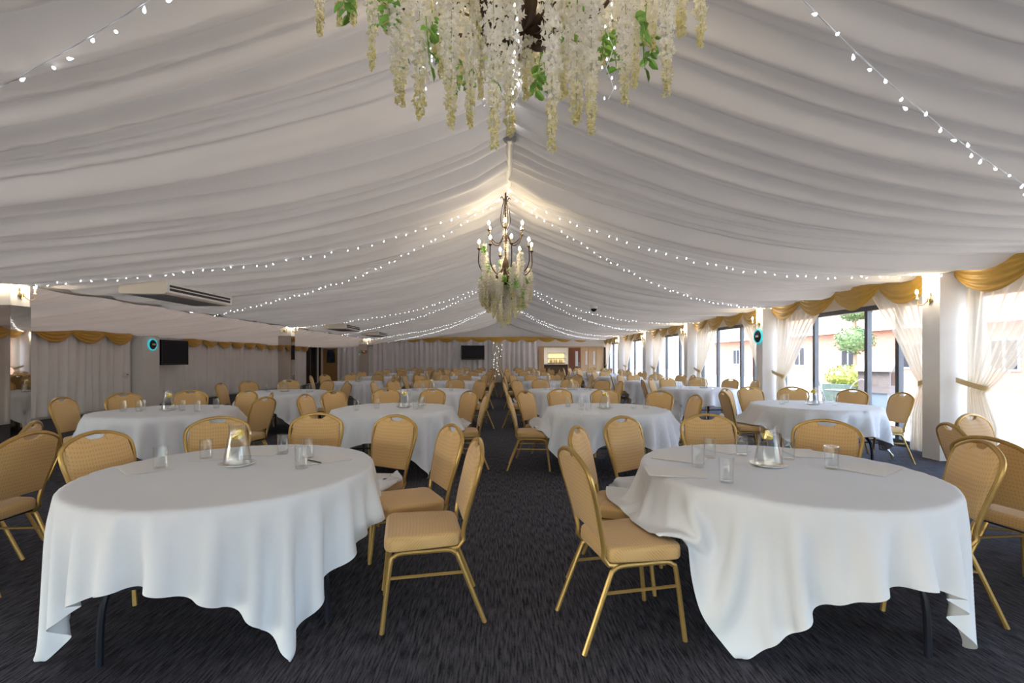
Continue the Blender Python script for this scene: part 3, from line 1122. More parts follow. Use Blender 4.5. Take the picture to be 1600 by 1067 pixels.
def clash(A, B):
    for P in (A, B):
        for i in range(4):
            ex, ey = P[(i + 1) % 4][0] - P[i][0], P[(i + 1) % 4][1] - P[i][1]
            a = [-ey * x + ex * y for x, y in A]
            b = [-ey * x + ex * y for x, y in B]
            if max(a) < min(b) or max(b) < min(a):
                return False
    return True


def draw_back(ss):
    """pull chairs out from the table until neighbours' seats no longer touch"""
    ss = [list(q) for q in ss]
    for _ in range(40):
        hit = False
        for i in range(len(ss)):
            for j in range(i):
                if clash(rect(*ss[i]), rect(*ss[j])):
                    hit = True
                    for q, w in ((i, j), (j, i)):
                        r = math.hypot(ss[q][0], ss[q][1])
                        dx, dy = ss[q][0] - ss[w][0], ss[q][1] - ss[w][1]
                        dl = math.hypot(dx, dy)
                        ss[q][0] += 0.008 * ss[q][0] / r + 0.006 * dx / dl
                        ss[q][1] += 0.008 * ss[q][1] / r + 0.006 * dy / dl
        if not hit:
            break
    return [tuple(q) for q in ss]


def seats_of(bs, jit=None):
    out = []
    for q, (bx, by) in enumerate(bs):
        face = math.atan2(-by, -bx)
        if jit is not None:
            face += jit[q]
        out.append((bx, by, face))
    return out


cloth_gen = []
for v, (cdeg, sd, cc) in enumerate([(228, 3, 1), (238, 5, 2), (220, 8, 0)]):
    st = [(bx + math.cos(f) * BACK_Y, by + math.sin(f) * BACK_Y, f) for bx, by, f in draw_back(seats_of(SEATS[cc]))]
    cloth_gen.append(sim_cloth(46, 2.10, cdeg, st, sd, frames=90, iters=12))
JIT = {(0, 1): [0.05, 0.0, 0.0, 0.10, 0.10, 0.22], (0, 2): [-0.05, -0.05, 0.05, 0, 0, -0.25]}
TABLE_TOPS = []
for ri, ry in enumerate(ROWS):
    for ci, (cx, cw) in enumerate(COLS):
        x, y = CENT.get((ri, ci), (cx + rng.uniform(-0.08, 0.08), ry + rng.uniform(-0.12, 0.12)))
        where = '%s table, %s' % (ROW_W[ri], cw)
        shown = not (ri == 0 and ci in (0, 3))
        bs = SPEC.get((ri, ci), SEATS[ci])
        if (ri, ci) not in SPEC:
            bs = [(a + rng.uniform(-0.04, 0.04), b + rng.uniform(-0.04, 0.04)) for a, b in bs]
        jit = JIT.get((ri, ci), [rng.uniform(-0.12, 0.12) for _ in bs])
        ss = draw_back(seats_of(bs, jit))
        order = sorted(range(len(ss)), key=lambda q: (x + ss[q][0]) / (y + ss[q][1]))
        for n_, q in enumerate(order):
            bx, by, f = ss[q]
            nth = ORD[n_] if len(ss) == 6 else ['leftmost', 'middle', 'rightmost'][n_] if len(ss) == 3 else ['left', 'right'][n_]
            if ri == 0 and ci == 0:
                lab = 'gold banquet chair at the left frame edge, %s of the pair' % nth
            elif ri == 0 and ci == 3:
                lab = 'gold banquet chair at the right frame edge, %s of three' % nth
            else:
                lab = 'gold banquet chair, %s around %s' % (nth, where)
            place_chair(x + bx, y + by, f, lab, 'gold banquet chairs')
        rot = R(rng.uniform(-8, 8))
        make_table('round folding table under white cloth, ' + where, 'round folding tables', (x, y), rot if ri else R(-12 if ci == 2 else 22))
        if ri == 0:
            st = [(bx + math.cos(f) * BACK_Y, by + math.sin(f) * BACK_Y, f) for bx, by, f in ss]
            if ci == 1:
                st = st[:4]
            if ci in (1, 2):
                cm = sim_cloth(80, 2.12, 226 if ci == 1 else 231, st, 4 if ci == 1 else 9, frames=120, iters=18)
            else:
                cm = sim_cloth(40, 2.10, 226, st, 4, frames=80, iters=10)
        else:
            cm = cloth_gen[(ri + ci) % 3 if ci != 0 else 2]
        co = tag(obj('tablecloth', cm, M['cloth'], None, (x, y, 0)), 'white linen cloth draped to the floor, ' + where, 'tablecloth', 'white tablecloths')
        if ri == 0 and ci in (1, 2):
            sm = co.modifiers.new('smooth', 'SUBSURF')
            sm.levels = sm.render_levels = 1
        TABLE_TOPS.append((ri, ci, x, y, where))

# ------------------------------------------------------------------ jugs, saucers, tumblers, paper, pens
CZ = TZ + 0.0095
tum_me = MB().lathe([(0.0, 0.0), (0.031, 0.0), (0.033, 0.004), (0.036, 0.128), (0.0338, 0.128), (0.031, 0.012), (0.0, 0.010)], 20).mesh(True)
jug_body = MB().lathe([(0.0, 0.0), (0.070, 0.0), (0.075, 0.006), (0.071, 0.05), (0.056, 0.13), (0.046, 0.185), (0.047, 0.232), (0.0445, 0.232), (0.0435, 0.185), (0.0535, 0.13), (0.0685, 0.05), (0.071, 0.010), (0.0, 0.008)], 28).mesh(True)
jug_water = MB().lathe([(0.0, 0.010), (0.067, 0.012), (0.066, 0.05), (0.0515, 0.13), (0.0425, 0.178), (0.0, 0.178)], 24).mesh(True)
jug_handle = MB().tube(catmull([(0.046, 0, 0.215), (0.085, 0, 0.218), (0.098, 0, 0.18), (0.088, 0, 0.125), (0.058, 0, 0.10)], 5), 0.007, 8).mesh(True)
jug_spout = MB().tube([(-0.040, 0, 0.215), (-0.058, 0, 0.236)], [0.016, 0.010], 8).mesh(True)
lemon_me = MB().tube([(-0.004, 0, 0), (0.004, 0, 0)], 0.030, 16).mesh(True)
saucer_me = MB().lathe([(0.0, 0.0), (0.060, 0.0), (0.098, 0.014), (0.100, 0.017), (0.096, 0.018), (0.058, 0.005), (0.0, 0.004)], 28).mesh(True)
paper_me = MB().box(-0.105, 0.105, -0.148, 0.148, 0, 0.003).mesh()
pen_me = MB().tube([(-0.07, 0, 0.005), (0.055, 0, 0.005), (0.068, 0, 0.005)], [0.0045, 0.0045, 0.001], 8).mesh(True)


def jug(loc, rot, where):
    t = thing('water_jug', 'glass water jug with lemon slices on %s' % where, 'jug', loc, rot, 'water jugs')
    obj('body', jug_body, M['tumbler'], t)
    obj('water', jug_water, M['water'], t)
    obj('handle', jug_handle, M['tumbler'], t)
    obj('spout', jug_spout, M['tumbler'], t)
    for q, (a, zz) in enumerate(((0.3, 0.172), (1.7, 0.176))):
        l = obj('lemon_slice', lemon_me, M['lemon'], t, (0.006 * (q * 2 - 1), 0.004, zz))
        l.rotation_euler = (0.5 + q, 1.0 - 0.5 * q, a)
    return t


NEAR = {(0, 1): dict(jug=(371, 727), tum=[(251, 733), (322, 718), (442, 709), (471, 731), (481, 716)],
                     paper=[(225, 731, 50), (335, 712, 20), (420, 705, -5), (505, 718, -55)], pens=[(492, 722, -35)]),
        (0, 2): dict(jug=(1201, 728), tum=[(1091, 729), (1109, 715), (1135, 753), (1159, 711), (1232, 717), (1299, 732)],
                     paper=[(1062, 716, 55), (1053, 738, 80), (1127, 702, 25), (1255, 708, -10), (1360, 733, -55)], pens=[])}
T_ORD = ['leftmost', 'second from left', 'third from left', 'fourth from left', 'fifth from left', 'sixth from left']
for (ri, ci, x, y, where) in TABLE_TOPS:
    if ri == 0 and ci in (0, 3):
        continue
    if (ri, ci) in NEAR:
        n = NEAR[ri, ci]
        pj = on_plane(*n['jug'], CZ)
        tums = [on_plane(px, py, CZ) for px, py in n['tum']]
        for q, (px, py, a) in enumerate(n['paper']):
            p = on_plane(px, py, CZ)
            tag(obj('paper_sheet', paper_me, M['paper'], None, (p.x, p.y, CZ + 0.001), R(a)), 'white notepaper, %s on %s' % (T_ORD[q], where), 'paper', 'notepapers')
        for q, (px, py, a) in enumerate(n['pens']):
            p = on_plane(px, py, CZ + 0.004)
            tag(obj('pen', pen_me, M['pen'], None, (p.x, p.y, CZ + 0.004), R(a)), 'dark pen beside the right tumblers on ' + where, 'pen')
    else:
        pj = Vector((x + rng.uniform(-0.05, 0.12), y + rng.uniform(-0.05, 0.1), CZ))
        k = 6 if ri <= 2 else 5 if ri <= 4 else 3
        tums = []
        for q in range(k):
            for _ in range(30):
                dx = rng.choice((-1, 1)) * rng.uniform(0.16, 0.50)
                p = Vector((x + dx, y + rng.uniform(-0.30, 0.36), CZ))
                if all((p - t).length > 0.10 for t in tums) and (p - pj).length > 0.16:
                    break
            tums.append(p)
    tag(obj('saucer', saucer_me, M['china'], None, (pj.x, pj.y, CZ)), 'white saucer under the jug, ' + where, 'saucer', 'jug saucers')
    jug((pj.x, pj.y, CZ + 0.006), R(25 if (ri, ci) == (0, 2) else rng.uniform(-40, 40)), where)
    for q, p in enumerate(sorted(tums, key=lambda p: p.x / p.y)):
        tag(obj('tumbler', tum_me, M['tumbler'], None, (p.x, p.y, CZ)), 'clear straight glass tumbler, %s on %s' % (T_ORD[q], where), 'glass', 'glass tumblers')


# ------------------------------------------------------------------ fairy light strings along the lining
def light_string(p0, p1, label, spacing=0.15, sag=0.05):
    """p0, p1: (X, Y) on the ceiling; the cord follows the lining just below it"""
    t = thing('fairy_light_string', label, 'string lights', (0, 0, 0), 0, 'fairy light strings')
    n = 40
    xs = np.linspace(p0[0], p1[0], n + 1)
    ys = np.linspace(p0[1], p1[1], n + 1)
    zs = ceil_z(xs) - 0.11 - sag * np.sin(np.linspace(0, PI, n + 1))
    pts = [Vector((a, b, c)) for a, b, c in zip(xs, ys, zs)]
    obj('cord', MB().tube(pts, 0.0035, 5).mesh(True), M['cable'], t)
    seg = [(pts[i + 1] - pts[i]).length for i in range(n)]
    s = spacing * 0.5
    cum = 0
    for i in range(n):
        while s <= cum + seg[i]:
            p = pts[i].lerp(pts[i + 1], (s - cum) / seg[i])
            b = obj('bulb', fairy_me, M['fairy'], t, p + Vector((rng.uniform(-.02, .02), rng.uniform(-.03, .03), rng.uniform(-0.05, -0.015))))
            b.rotation_euler = (rng.uniform(-0.9, 0.9), rng.uniform(-0.9, 0.9), 0)
            s += spacing * rng.uniform(0.7, 1.3)
        cum += seg[i]
    return t


fairy_me = MB().lathe([(0.0, -0.014), (0.006, -0.010), (0.008, -0.003), (0.0055, 0.006), (0.002, 0.016), (0.0, 0.018)], 7).mesh(True)
APEX = [1.62, 6.3, 12.4, 17.8]
runs = [(0, 6.3, 'nearest'), (1, 6.24, 'second'), (1, LINES[4], 'third'), (2, LINES[5], 'fourth'), (2, LINES[6], 'fifth'), (3, LINES[7], 'sixth'), (3, Y1 - 0.5, 'farthest')]
for ai, yl, w in runs:
    light_string((XRIDGE + 0.06, APEX[ai]), (6.2, 4.33 if ai == 0 else yl), 'string of cool white fairy lights on the right slope, %s' % w)
    light_string((XRIDGE - 0.06, APEX[ai]), (-6.55, 3.55 if ai == 0 else yl), 'string of cool white fairy lights on the left slope, %s' % w)


# ------------------------------------------------------------------ wisteria and chandeliers
def strand_mesh(L, r0, seed, size=0.022):
    """one hanging raceme: folded petals set all round a drooping stem, tapering to small buds"""
    r = np.random.RandomState(seed)
    n = int(L * 900)
    vs, fs = [], []
    for k in range(n):
        t = (k + r.rand()) / n
        rad = r0 * (0.55 + 0.45 * min(1, t * 5)) * (1 - 0.72 * max(0, (t - 0.35) / 0.65) ** 1.1)
        bunch = 0.80 + 0.25 * math.sin(t * L * 85 + seed)
        a = r.rand() * 2 * PI
        rad *= (0.25 + 0.8 * r.rand() ** 0.7) * bunch
        cx, cy, cz = rad * math.cos(a), rad * math.sin(a), -t * L
        s = size * (0.65 + 0.5 * r.rand()) * (1 - 0.45 * t)
        out = Vector((math.cos(a), math.sin(a), 0.5 * r.randn() - 0.2)).normalized()
        side = out.cross(Vector((0.3 * r.randn(), 0.3 * r.randn(), 1))).normalized()
        up = side.cross(out)
        c = Vector((cx, cy, cz))
        o = len(vs)
        vs += [c, c + side * s * 0.55 + out * s * 0.25, c + out * s * 0.95 - up * s * 0.15, c - side * s * 0.55 + out * s * 0.25, c + up * s * 0.7 + out * s * 0.4]
        fs += [(o, o + 1, o + 2), (o, o + 2, o + 3), (o, o + 1, o + 4), (o, o + 4, o + 3)]
    return mesh(vs, fs, False)


def sprig_mesh(L, n, seed, size=0.05):
    """a pinnate leaf: pairs of leaflets along a drooping stalk"""
    r = np.random.RandomState(seed)
    vs, fs = [], []
    for k in range(n):
        t = (k + 1) / n
        for sg in (-1, 1):
            c = Vector((0.15 * L * t, 0, -L * t))
            d = Vector((sg * (0.8 + 0.2 * r.rand()), 0.5 * r.randn(), -0.6 - 0.3 * r.rand())).normalized()
            sd = d.cross(Vector((0.2 * r.randn(), 1, 0.4 * r.randn()))).normalized()
            s = size * (0.7 + 0.5 * r.rand())
            lift = d.cross(sd) * s * 0.12
            o = len(vs)
            vs += [c, c + d * s * 0.28 + sd * s * 0.24 + lift, c + d * s * 0.66 + sd * s * 0.22 + lift, c + d * s, c + d * s * 0.66 - sd * s * 0.22 + lift, c + d * s * 0.28 - sd * s * 0.24 + lift, c + d * s * 0.5]
            fs += [(o + a, o + (a + 1) % 6, o + 6) for a in range(6)]
    mb = MB()
    mb.add(vs, fs)
    mb.tube([(0, 0, 0), (0.15 * L, 0, -L)], 0.002, 4)
    return mb.mesh(False)


def stem_mesh(L):
    return MB().tube([(0, 0, 0.12), (0.004, 0.003, -L * 0.5), (0, 0, -L * 0.96)], 0.0016, 5).mesh(True)


SPRIGS = [sprig_mesh(0.10, 4, 1), sprig_mesh(0.13, 4, 2), sprig_mesh(0.07, 3, 3)]


def chandelier(name_label, loc, scale=1.0, drop_top=3.66, light=30.0):
    """loc: centre of the lower boss"""
    t = thing('chandelier', name_label, 'chandelier', loc, 0)
    z_top = drop_top - loc[2]
    obj('stem', MB().lathe([(0.010, z_top), (0.012, z_top - 0.02), (0.011, 0.62), (0.028, 0.58), (0.034, 0.52), (0.016, 0.46), (0.014, 0.30), (0.036, 0.24), (0.048, 0.17), (0.030, 0.10), (0.045, 0.05), (0.050, 0.02)], 14).mesh(True), M['bronze'], t)
    boss = obj('boss', MB().lathe([(0.0, -0.075), (0.020, -0.07), (0.045, -0.04), (0.075, 0.0), (0.07, 0.03), (0.03, 0.06)], 16).mesh(True), M['bronze'], t)
    leaf_me = MB().tube(catmull([(0.02, 0, -0.03), (0.07, 0, -0.055), (0.12, 0, -0.03), (0.135, 0, 0.02), (0.115, 0, 0.03)], 4), [0.010 + 0.016 * math.sin(PI * i / 16) for i in range(17)], 6).mesh(True)
    for q in range(10):
        obj('curled_leaf', leaf_me, M['bronze'], boss, (0, 0, 0.01), 2 * PI * q / 10)
    # hanging scrolls near the top
    sc_me = MB().tube(catmull([(0.012, 0, 0.66), (0.07, 0, 0.78), (0.055, 0, 0.95), (0.03, 0, 1.06), (0.05, 0, 1.12), (0.075, 0, 1.10)], 5), 0.006, 6).mesh(True)
    for q in range(4):
        obj('scroll', sc_me, M['bronze'], t, (0, 0, 0), PI / 2 * q + 0.4)
    cup = MB().lathe([(0.0, 0.0), (0.012, 0.002), (0.022, 0.014), (0.030, 0.022), (0.026, 0.024), (0.0, 0.02)], 12).mesh(True)
    can = MB().lathe([(0.0, 0.0), (0.011, 0.0), (0.011, 0.07), (0.0, 0.07)], 10).mesh(True)
    blb = MB().lathe([(0.0, 0.0), (0.010, 0.004), (0.019, 0.022), (0.017, 0.038), (0.008, 0.056), (0.0, 0.062)], 10).mesh(True)
    for (n, rad, zb, zc, ph) in ((8, 0.37, 0.06, 0.38, 0.2), (6, 0.26, 0.50, 0.62, 0.5)):
        arm_me = MB().tube(catmull([(0.03, 0, zb + 0.10), (rad * 0.40, 0, zb - 0.02), (rad * 0.80, 0, zb + 0.02), (rad, 0, zb + 0.14), (rad * 0.99, 0, zc)], 5), 0.008, 6).mesh(True)
        for q in range(n):
            a = ph + 2 * PI * q / n
            arm = obj('arm', arm_me, M['bronze'], t, (0, 0, 0), a)
            obj('candle_cup', cup, M['bronze'], arm, (rad * 0.99, 0, zc))
            obj('candle', can, M['candle'], arm, (rad * 0.99, 0, zc + 0.015))
            obj('bulb', blb, M['bulb'], arm, (rad * 0.99, 0, zc + 0.085))
    cry = MB().lathe([(0.0, 0.018), (0.010, 0.0), (0.007, -0.014), (0.0, -0.026)], 6).mesh(False)
    for q in range(16):
        a = 2 * PI * q / 16
        obj('crystal_drop', cry, M['crystal'], t, (0.33 * math.cos(a), 0.33 * math.sin(a), 0.0 - 0.05 * (q % 3)))
    if light:
        for dz in (0.35, 0.75):
            ld = bpy.data.lights.new('chandelier_glow', 'POINT')
            ld.energy = light
            ld.color = (1.0, 0.80, 0.52)
            ld.shadow_soft_size = 0.3
            lo = bpy.data.objects.new('chandelier_glow', ld)
            COL.objects.link(lo)
            lo.location = (loc[0], loc[1], loc[2] + dz)
    return t


HUNG = []


def hang(x, y, z_top, L, r0, lab, grp, k, leafy=False, pool=None):
    me, st = pool[k % len(pool)]
    t = thing('wisteria_strand', lab, 'flowers', (x, y, z_top), rng.uniform(0, 6.28), grp)
    HUNG.append((grp, t, x / y, z_top - L, z_top, leafy))
    s = L / me['len']
    b = obj('blossom', me, M['petal'], t)
    b.scale = (r0, r0, s)
    b['kind'] = 'stuff'
    e = obj('stem', st, M['stem'], t)
    e.scale = (1, 1, s)
    if leafy:
        for q in range(2):
            l = obj('leaf_sprig', SPRIGS[(k + q) % 3], M['leaf'], t, (0.03 * (q * 2 - 1), -0.03, max(-0.8 * L, rng.uniform(2.34, 2.60) - z_top) if z_top < 3.4 and y < 3 else -0.3 * q * L), rng.uniform(0, 6.28))
    return t


POOL = []
for q, L in enumerate((0.45, 0.60, 0.75, 0.55)):
    me = strand_mesh(L, 0.050, 100 + q, 0.029)
    me['len'] = L
    POOL.append((me, stem_mesh(L)))
POOL2 = []
for q, L in enumerate((0.55, 0.70)):
    me = strand_mesh(L, 0.040, 200 + q, 0.034)
    me['len'] = L
    POOL2.append((me, stem_mesh(L)))

CH_Y = 1.62
near_ch = chandelier('bronze chandelier hung with wisteria, cut off by the top of the picture', (0.058, CH_Y, 2.56), light=1.2)
# hanging tips as seen: pixel column, pixel row of the tip, metres from the camera, leaves
TIPS = [(500, 55, 1.70, 0), (531, 38, 1.62, 0), (552, 38, 1.60, 1), (581, 108, 1.55, 0), (603, 50, 1.75, 1), (625, 163, 1.50, 1), (640, 80, 1.78, 0), (656, 184, 1.42, 1),
        (677, 90, 1.85, 1), (704, 196, 1.36, 0), (690, 120, 1.70, 1), (720, 130, 1.90, 1), (735, 199, 1.46, 0), (752, 152, 1.60, 0), (772, 232, 1.30, 1), (797, 210, 1.42, 0), (782, 120, 1.90, 1),
        (812, 110, 1.75, 0), (822, 155, 1.62, 0), (838, 150, 1.86, 1), (850, 105, 1.98, 1), (862, 233, 1.32, 0), (880, 154, 1.55, 0), (868, 90, 1.80, 0), (900, 193, 1.40, 0), (912, 120, 1.72, 0), (924, 207, 1.36, 0),
        (940, 105, 1.80, 1), (957, 80, 1.92, 1), (976, 162, 1.46, 0), (992, 135, 1.58, 1), (1010, 70, 1.80, 1), (1020, 80, 1.72, 0), (1042, 150, 1.48, 0), (1064, 56, 1.66, 0), (1095, 72, 1.60, 0), (670, 60, 1.6, 0), (885, 60, 1.5, 1), (745, 70, 1.55, 0)]
for k, (px, py, d, lf) in enumerate(TIPS):
    tip = at(px, py, d)
    L = rng.uniform(0.42, 0.70)
    L = max(L, 2.66 - tip.z)
    hang(tip.x, tip.y, tip.z + L, L, rng.uniform(0.58, 0.88), 'cream wisteria strand hanging from the nearest chandelier', 'wisteria on the nearest chandelier', k, lf == 1, POOL)
# two wire hoops that carry the flowers, and lit cords among them
obj('flower_hoop', MB().tube([(0.62 * math.cos(2 * PI * q / 40), 0.42 * math.sin(2 * PI * q / 40), 0.24) for q in range(40)], 0.005, 5, True).mesh(True), M['bronze'], near_ch)
obj('flower_hoop', MB().tube([(0.36 * math.cos(2 * PI * q / 40), 0.30 * math.sin(2 * PI * q / 40), 0.22) for q in range(40)], 0.005, 5, True).mesh(True), M['bronze'], near_ch)
for q in range(8):
    a = 2 * PI * q / 8 + 0.1
    obj('spoke', MB().tube([(0, 0, 0.24), (0.62 * math.cos(a), 0.42 * math.sin(a), 0.24)], 0.004, 5).mesh(True), M['bronze'], near_ch)
for q, (px, y_end, d) in enumerate(((662, 155, 1.5), (672, 95, 1.6), (953, 155, 1.5), (808, 165, 1.38))):
    top = at(px, -40, d)
    end = at(px + (6 if px > 800 else 8), y_end, d)
    t = thing('lit_cord', 'thin cord of tiny lights dangling among the wisteria, %s' % T_ORD[[0, 1, 3, 2][q]], 'string lights', top, 0, 'dangling light cords')
    pts = [(0.012 * math.sin(i * 1.7 + q), 0, (end.z - top.z) * i / 12) for i in range(13)]
    obj('cord', MB().tube(pts, 0.0016, 5).mesh(True), M['cable'], t)
    for i in range(2, 13):
        b = obj('bulb', fairy_me, M['fairy'], t, (pts[i][0] + rng.uniform(-0.02, 0.02), rng.uniform(-0.01, 0.01), pts[i][2]))
        b.scale = (0.35, 0.35, 0.35)

# the second chandelier, in full view over the aisle
c2 = (0.07, 6.3, 2.47)
far_ch = chandelier('bronze candle chandelier in full view over the aisle, wisteria below', c2, light=1.3)
for k in range(46):
    a = rng.uniform(0, 2 * PI)
    rr = 0.40 * math.sqrt(rng.random())
    x, y = c2[0] - 0.02 + rr * math.cos(a), c2[1] + rr * math.sin(a)
    tip = 1.72 + 0.55 * (rr / 0.40) ** 1.3 + rng.uniform(0, 0.12)
    ztop = 2.42 + rng.uniform(-0.08, 0.18) + (0.28 if k % 7 == 0 else 0) + (0.05 if math.cos(a) < -0.5 else 0)
    L = max(0.30, ztop - tip)
    hang(x, y, ztop, L, rng.uniform(0.8, 1.05), 'cream wisteria strand hanging from the full-view chandelier', 'wisteria on the full-view chandelier', k, k % 3 == 0, POOL2)
# garland wound round the stem
for q in range(5):
    t = hang(c2[0] + 0.02 * math.cos(q * 2), c2[1] + 0.02 * math.sin(q * 2), 3.52 - 0.17 * q, 0.30, 0.55, 'cream wisteria wound on the stem of the full-view chandelier', 'wisteria on the chandelier stem', q, False, POOL2)


# every strand is told apart by how low it hangs, its leaves and its place from the left
def nth(n):
    return '%d%s' % (n, 'th' if 10 <= n % 100 <= 20 else {1: 'st', 2: 'nd', 3: 'rd'}.get(n % 10, 'th'))


for grp, where in (('wisteria on the nearest chandelier', 'nearest chandelier'), ('wisteria on the full-view chandelier', 'full-view chandelier')):
    row = sorted([h for h in HUNG if h[0] == grp], key=lambda h: h[2])
    mid = sorted(h[3] for h in row)[len(row) // 2]
    for n, h in enumerate(row):
        h[1]['label'] = '%s %s cream wisteria strand, %s from left on the %s' % ('low-hanging' if h[3] < mid else 'high-hanging', 'leafy' if h[5] else 'bare', nth(n + 1), where)
row = sorted([h for h in HUNG if h[0] == 'wisteria on the chandelier stem'], key=lambda h: -h[4])
for n, h in enumerate(row):
    h[1]['label'] = 'cream wisteria wound on the full-view chandelier stem, %s from top' % nth(n + 1)

# ------------------------------------------------------------------ wall lamps, discs, camera, air units, televisions
def sconce(loc, rotz, label, glow=0.9):
    """faces local +Y"""
    t = thing('wall_sconce', label, 'wall lamp', loc, rotz, 'candle wall sconces')
    obj('backplate', MB().lathe([(0.0, 0), (0.035, 0.0), (0.04, 0.02), (0.02, 0.035), (0.0, 0.036)], 14).mesh(True), M['brass'], t).rotation_euler = (-PI / 2, 0, 0)
    for s in (-1, 1):
        arm = obj('arm', MB().tube(catmull([(0, 0.03, 0), (s * 0.05, 0.07, -0.07), (s * 0.10, 0.10, -0.05), (s * 0.105, 0.10, 0.02)], 5), 0.006, 6).mesh(True), M['brass'], t)
        obj('candle', MB().lathe([(0.0, 0.02), (0.024, 0.022), (0.012, 0.034), (0.011, 0.085), (0.0, 0.085)], 10, (s * 0.105, 0.10, 0)).mesh(True), M['candle'], arm)
        obj('bulb', MB().lathe([(0.0, 0.086), (0.014, 0.10), (0.020, 0.118), (0.010, 0.15), (0.0, 0.158)], 10, (s * 0.105, 0.10, 0)).mesh(True), M['bulb'], arm)
    ld = bpy.data.lights.new('sconce_glow', 'POINT')
    ld.energy = glow
    ld.color = (1.0, 0.86, 0.64)
    ld.shadow_soft_size = 0.06
    lo = bpy.data.objects.new('sconce_glow', ld)
    COL.objects.link(lo)
    c, s_ = math.cos(rotz), math.sin(rotz)
    lo.location = (loc[0] - s_ * 0.13, loc[1] + c * 0.13, loc[2] + 0.17)
    return t


for k in range(3, 8):
    sconce((XRC, LINES[k] + 0.13, 2.20), R(90), 'brass candle sconce on the %s window-side column' % col_words[k])
for k, y in enumerate([6.3, 14.74, 23.1]):
    w = ['left edge', 'middle', 'last'][k]
    sconce((XLC, y + 0.13, 2.28), R(-90), 'brass candle sconce on the aisle face of the %s mirrored column' % w)
    sconce((XLC - 0.2, y, 2.28), R(180), 'brass candle sconce on the camera face of the %s mirrored column' % w, 0.3)


def disc(loc, rotz, label):
    t = thing('wall_disc', label, 'wall light', loc, rotz)
    f = obj('face', MB().lathe([(0.0, 0.0), (0.13, 0.0), (0.14, 0.03), (0.12, 0.05), (0.0, 0.055)], 28).mesh(True), M['black'], t)
    f.rotation_euler = (-PI / 2, 0, 0)
    g = obj('rim', MB().lathe([(0.142, 0.005), (0.168, 0.01), (0.172, 0.03), (0.160, 0.045), (0.142, 0.04)], 28, closed=True).mesh(True), M['cyan'], t)
    g.rotation_euler = (-PI / 2, 0, 0)
    h = obj('hand', MB().box(-0.07, 0.05, 0.056, 0.060, -0.02, 0.03).mesh(), M['plastic_white'], t)


disc((XRC, LINES[4] + 0.14, 1.90), R(90), 'round dark disc with cyan rim on the second window-side column')
disc((-10.1, 13.35, 1.80), R(-90), 'round dark disc with cyan rim on the white left pier')


def air_unit(x0, x1, y0, y1, z0, z1, label):
    t = thing('air_conditioner', label, 'air conditioner', ((x0 + x1) / 2, (y0 + y1) / 2, z0), 0, 'ceiling air units')
    hx, hy, h = (x1 - x0) / 2, (y1 - y0) / 2, z1 - z0
    # casing with the lower aisle edge chamfered
    pr = [(-hx, 0.02), (-hx + 0.05, 0.0), (hx - 0.03, 0.0), (hx, 0.03), (hx, h), (-hx, h)]
    vs = [(x, y, z) for y in (-hy, hy) for x, z in pr]
    n = len(pr)
    fs = [tuple(range(n)), tuple(range(2 * n - 1, n - 1, -1))] + [(i + n, (i + 1) % n + n, (i + 1) % n, i) for i in range(n)]
    obj('casing', mesh(vs, fs, False), M['plastic_cream'], t)
    obj('front_frame', MB().box(hx, hx + 0.012, -hy, hy, 0.02, h - 0.005).mesh(), M['plastic_white'], t)
    for q in range(2):
        z = 0.05 + (h - 0.09) * q / 2
        obj('outlet_slot', MB().box(hx + 0.012, hx + 0.016, -hy + 0.05, hy - 0.05, z, z + (h - 0.09) / 2 - 0.012).mesh(), M['grille'], t)
    obj('louvre', MB().box(hx + 0.016, hx + 0.024, -hy + 0.05, hy - 0.05, 0.05 + (h - 0.09) * 0.47, 0.05 + (h - 0.09) * 0.53).mesh(), M['plastic_white'], t)
    obj('intake', MB().box(-hx + 0.10, hx - 0.08, -hy + 0.12, hy - 0.12, -0.004, 0.002).mesh(), M['grey_metal'], t)
    for s in (-1, 1):
        obj('hanger', MB().box(-0.03, 0.03, s * (hy - 0.2) - 0.02, s * (hy - 0.2) + 0.02, h, h + 0.12).mesh(), M['grey_metal'], t)


air_unit(-5.72, -5.0, 6.9, 8.55, 2.36, 2.55, 'cream ceiling air unit with dark slots, nearest of three')
air_unit(-5.72, -5.0, 14.9, 16.4, 2.36, 2.55, 'cream ceiling air unit with dark slots, middle of three')
air_unit(-5.72, -5.0, 18.9, 20.4, 2.36, 2.55, 'cream ceiling air unit with dark slots, farthest of three')

ct = thing('dome_camera', 'white dome camera hanging from the right ceiling slope', 'camera', (2.43, 12.0, 2.74))
obj('mount', MB().lathe([(0.05, 0.22), (0.05, 0.20), (0.02, 0.19), (0.02, 0.06), (0.0, 0.06)], 14).mesh(True), M['plastic_white'], ct)
obj('housing', MB().lathe([(0.0, 0.07), (0.06, 0.06), (0.095, 0.02), (0.10, -0.02), (0.085, -0.05), (0.0, -0.05)], 18).mesh(True), M['plastic_white'], ct)
obj('lens_dome', MB().lathe([(0.08, -0.05), (0.075, -0.08), (0.05, -0.115), (0.0, -0.13)], 18).mesh(True), M['screen'], ct)


def television(loc, rotz, w, h, label):
    """screen faces local -Y"""
    t = thing('television', label, 'television', loc, rotz)
    obj('casing', MB().box(-w / 2, w / 2, -0.03, 0.05, -h / 2, h / 2).mesh(), M['black'], t)
    obj('screen', MB().box(-w / 2 + 0.035, w / 2 - 0.035, -0.035, -0.028, -h / 2 + 0.06, h / 2 - 0.035).mesh(), M['screen'], t)
    obj('wall_bracket', MB().box(-0.15, 0.15, 0.05, 0.40, -0.12, 0.12).mesh(), M['grey_metal'], t)


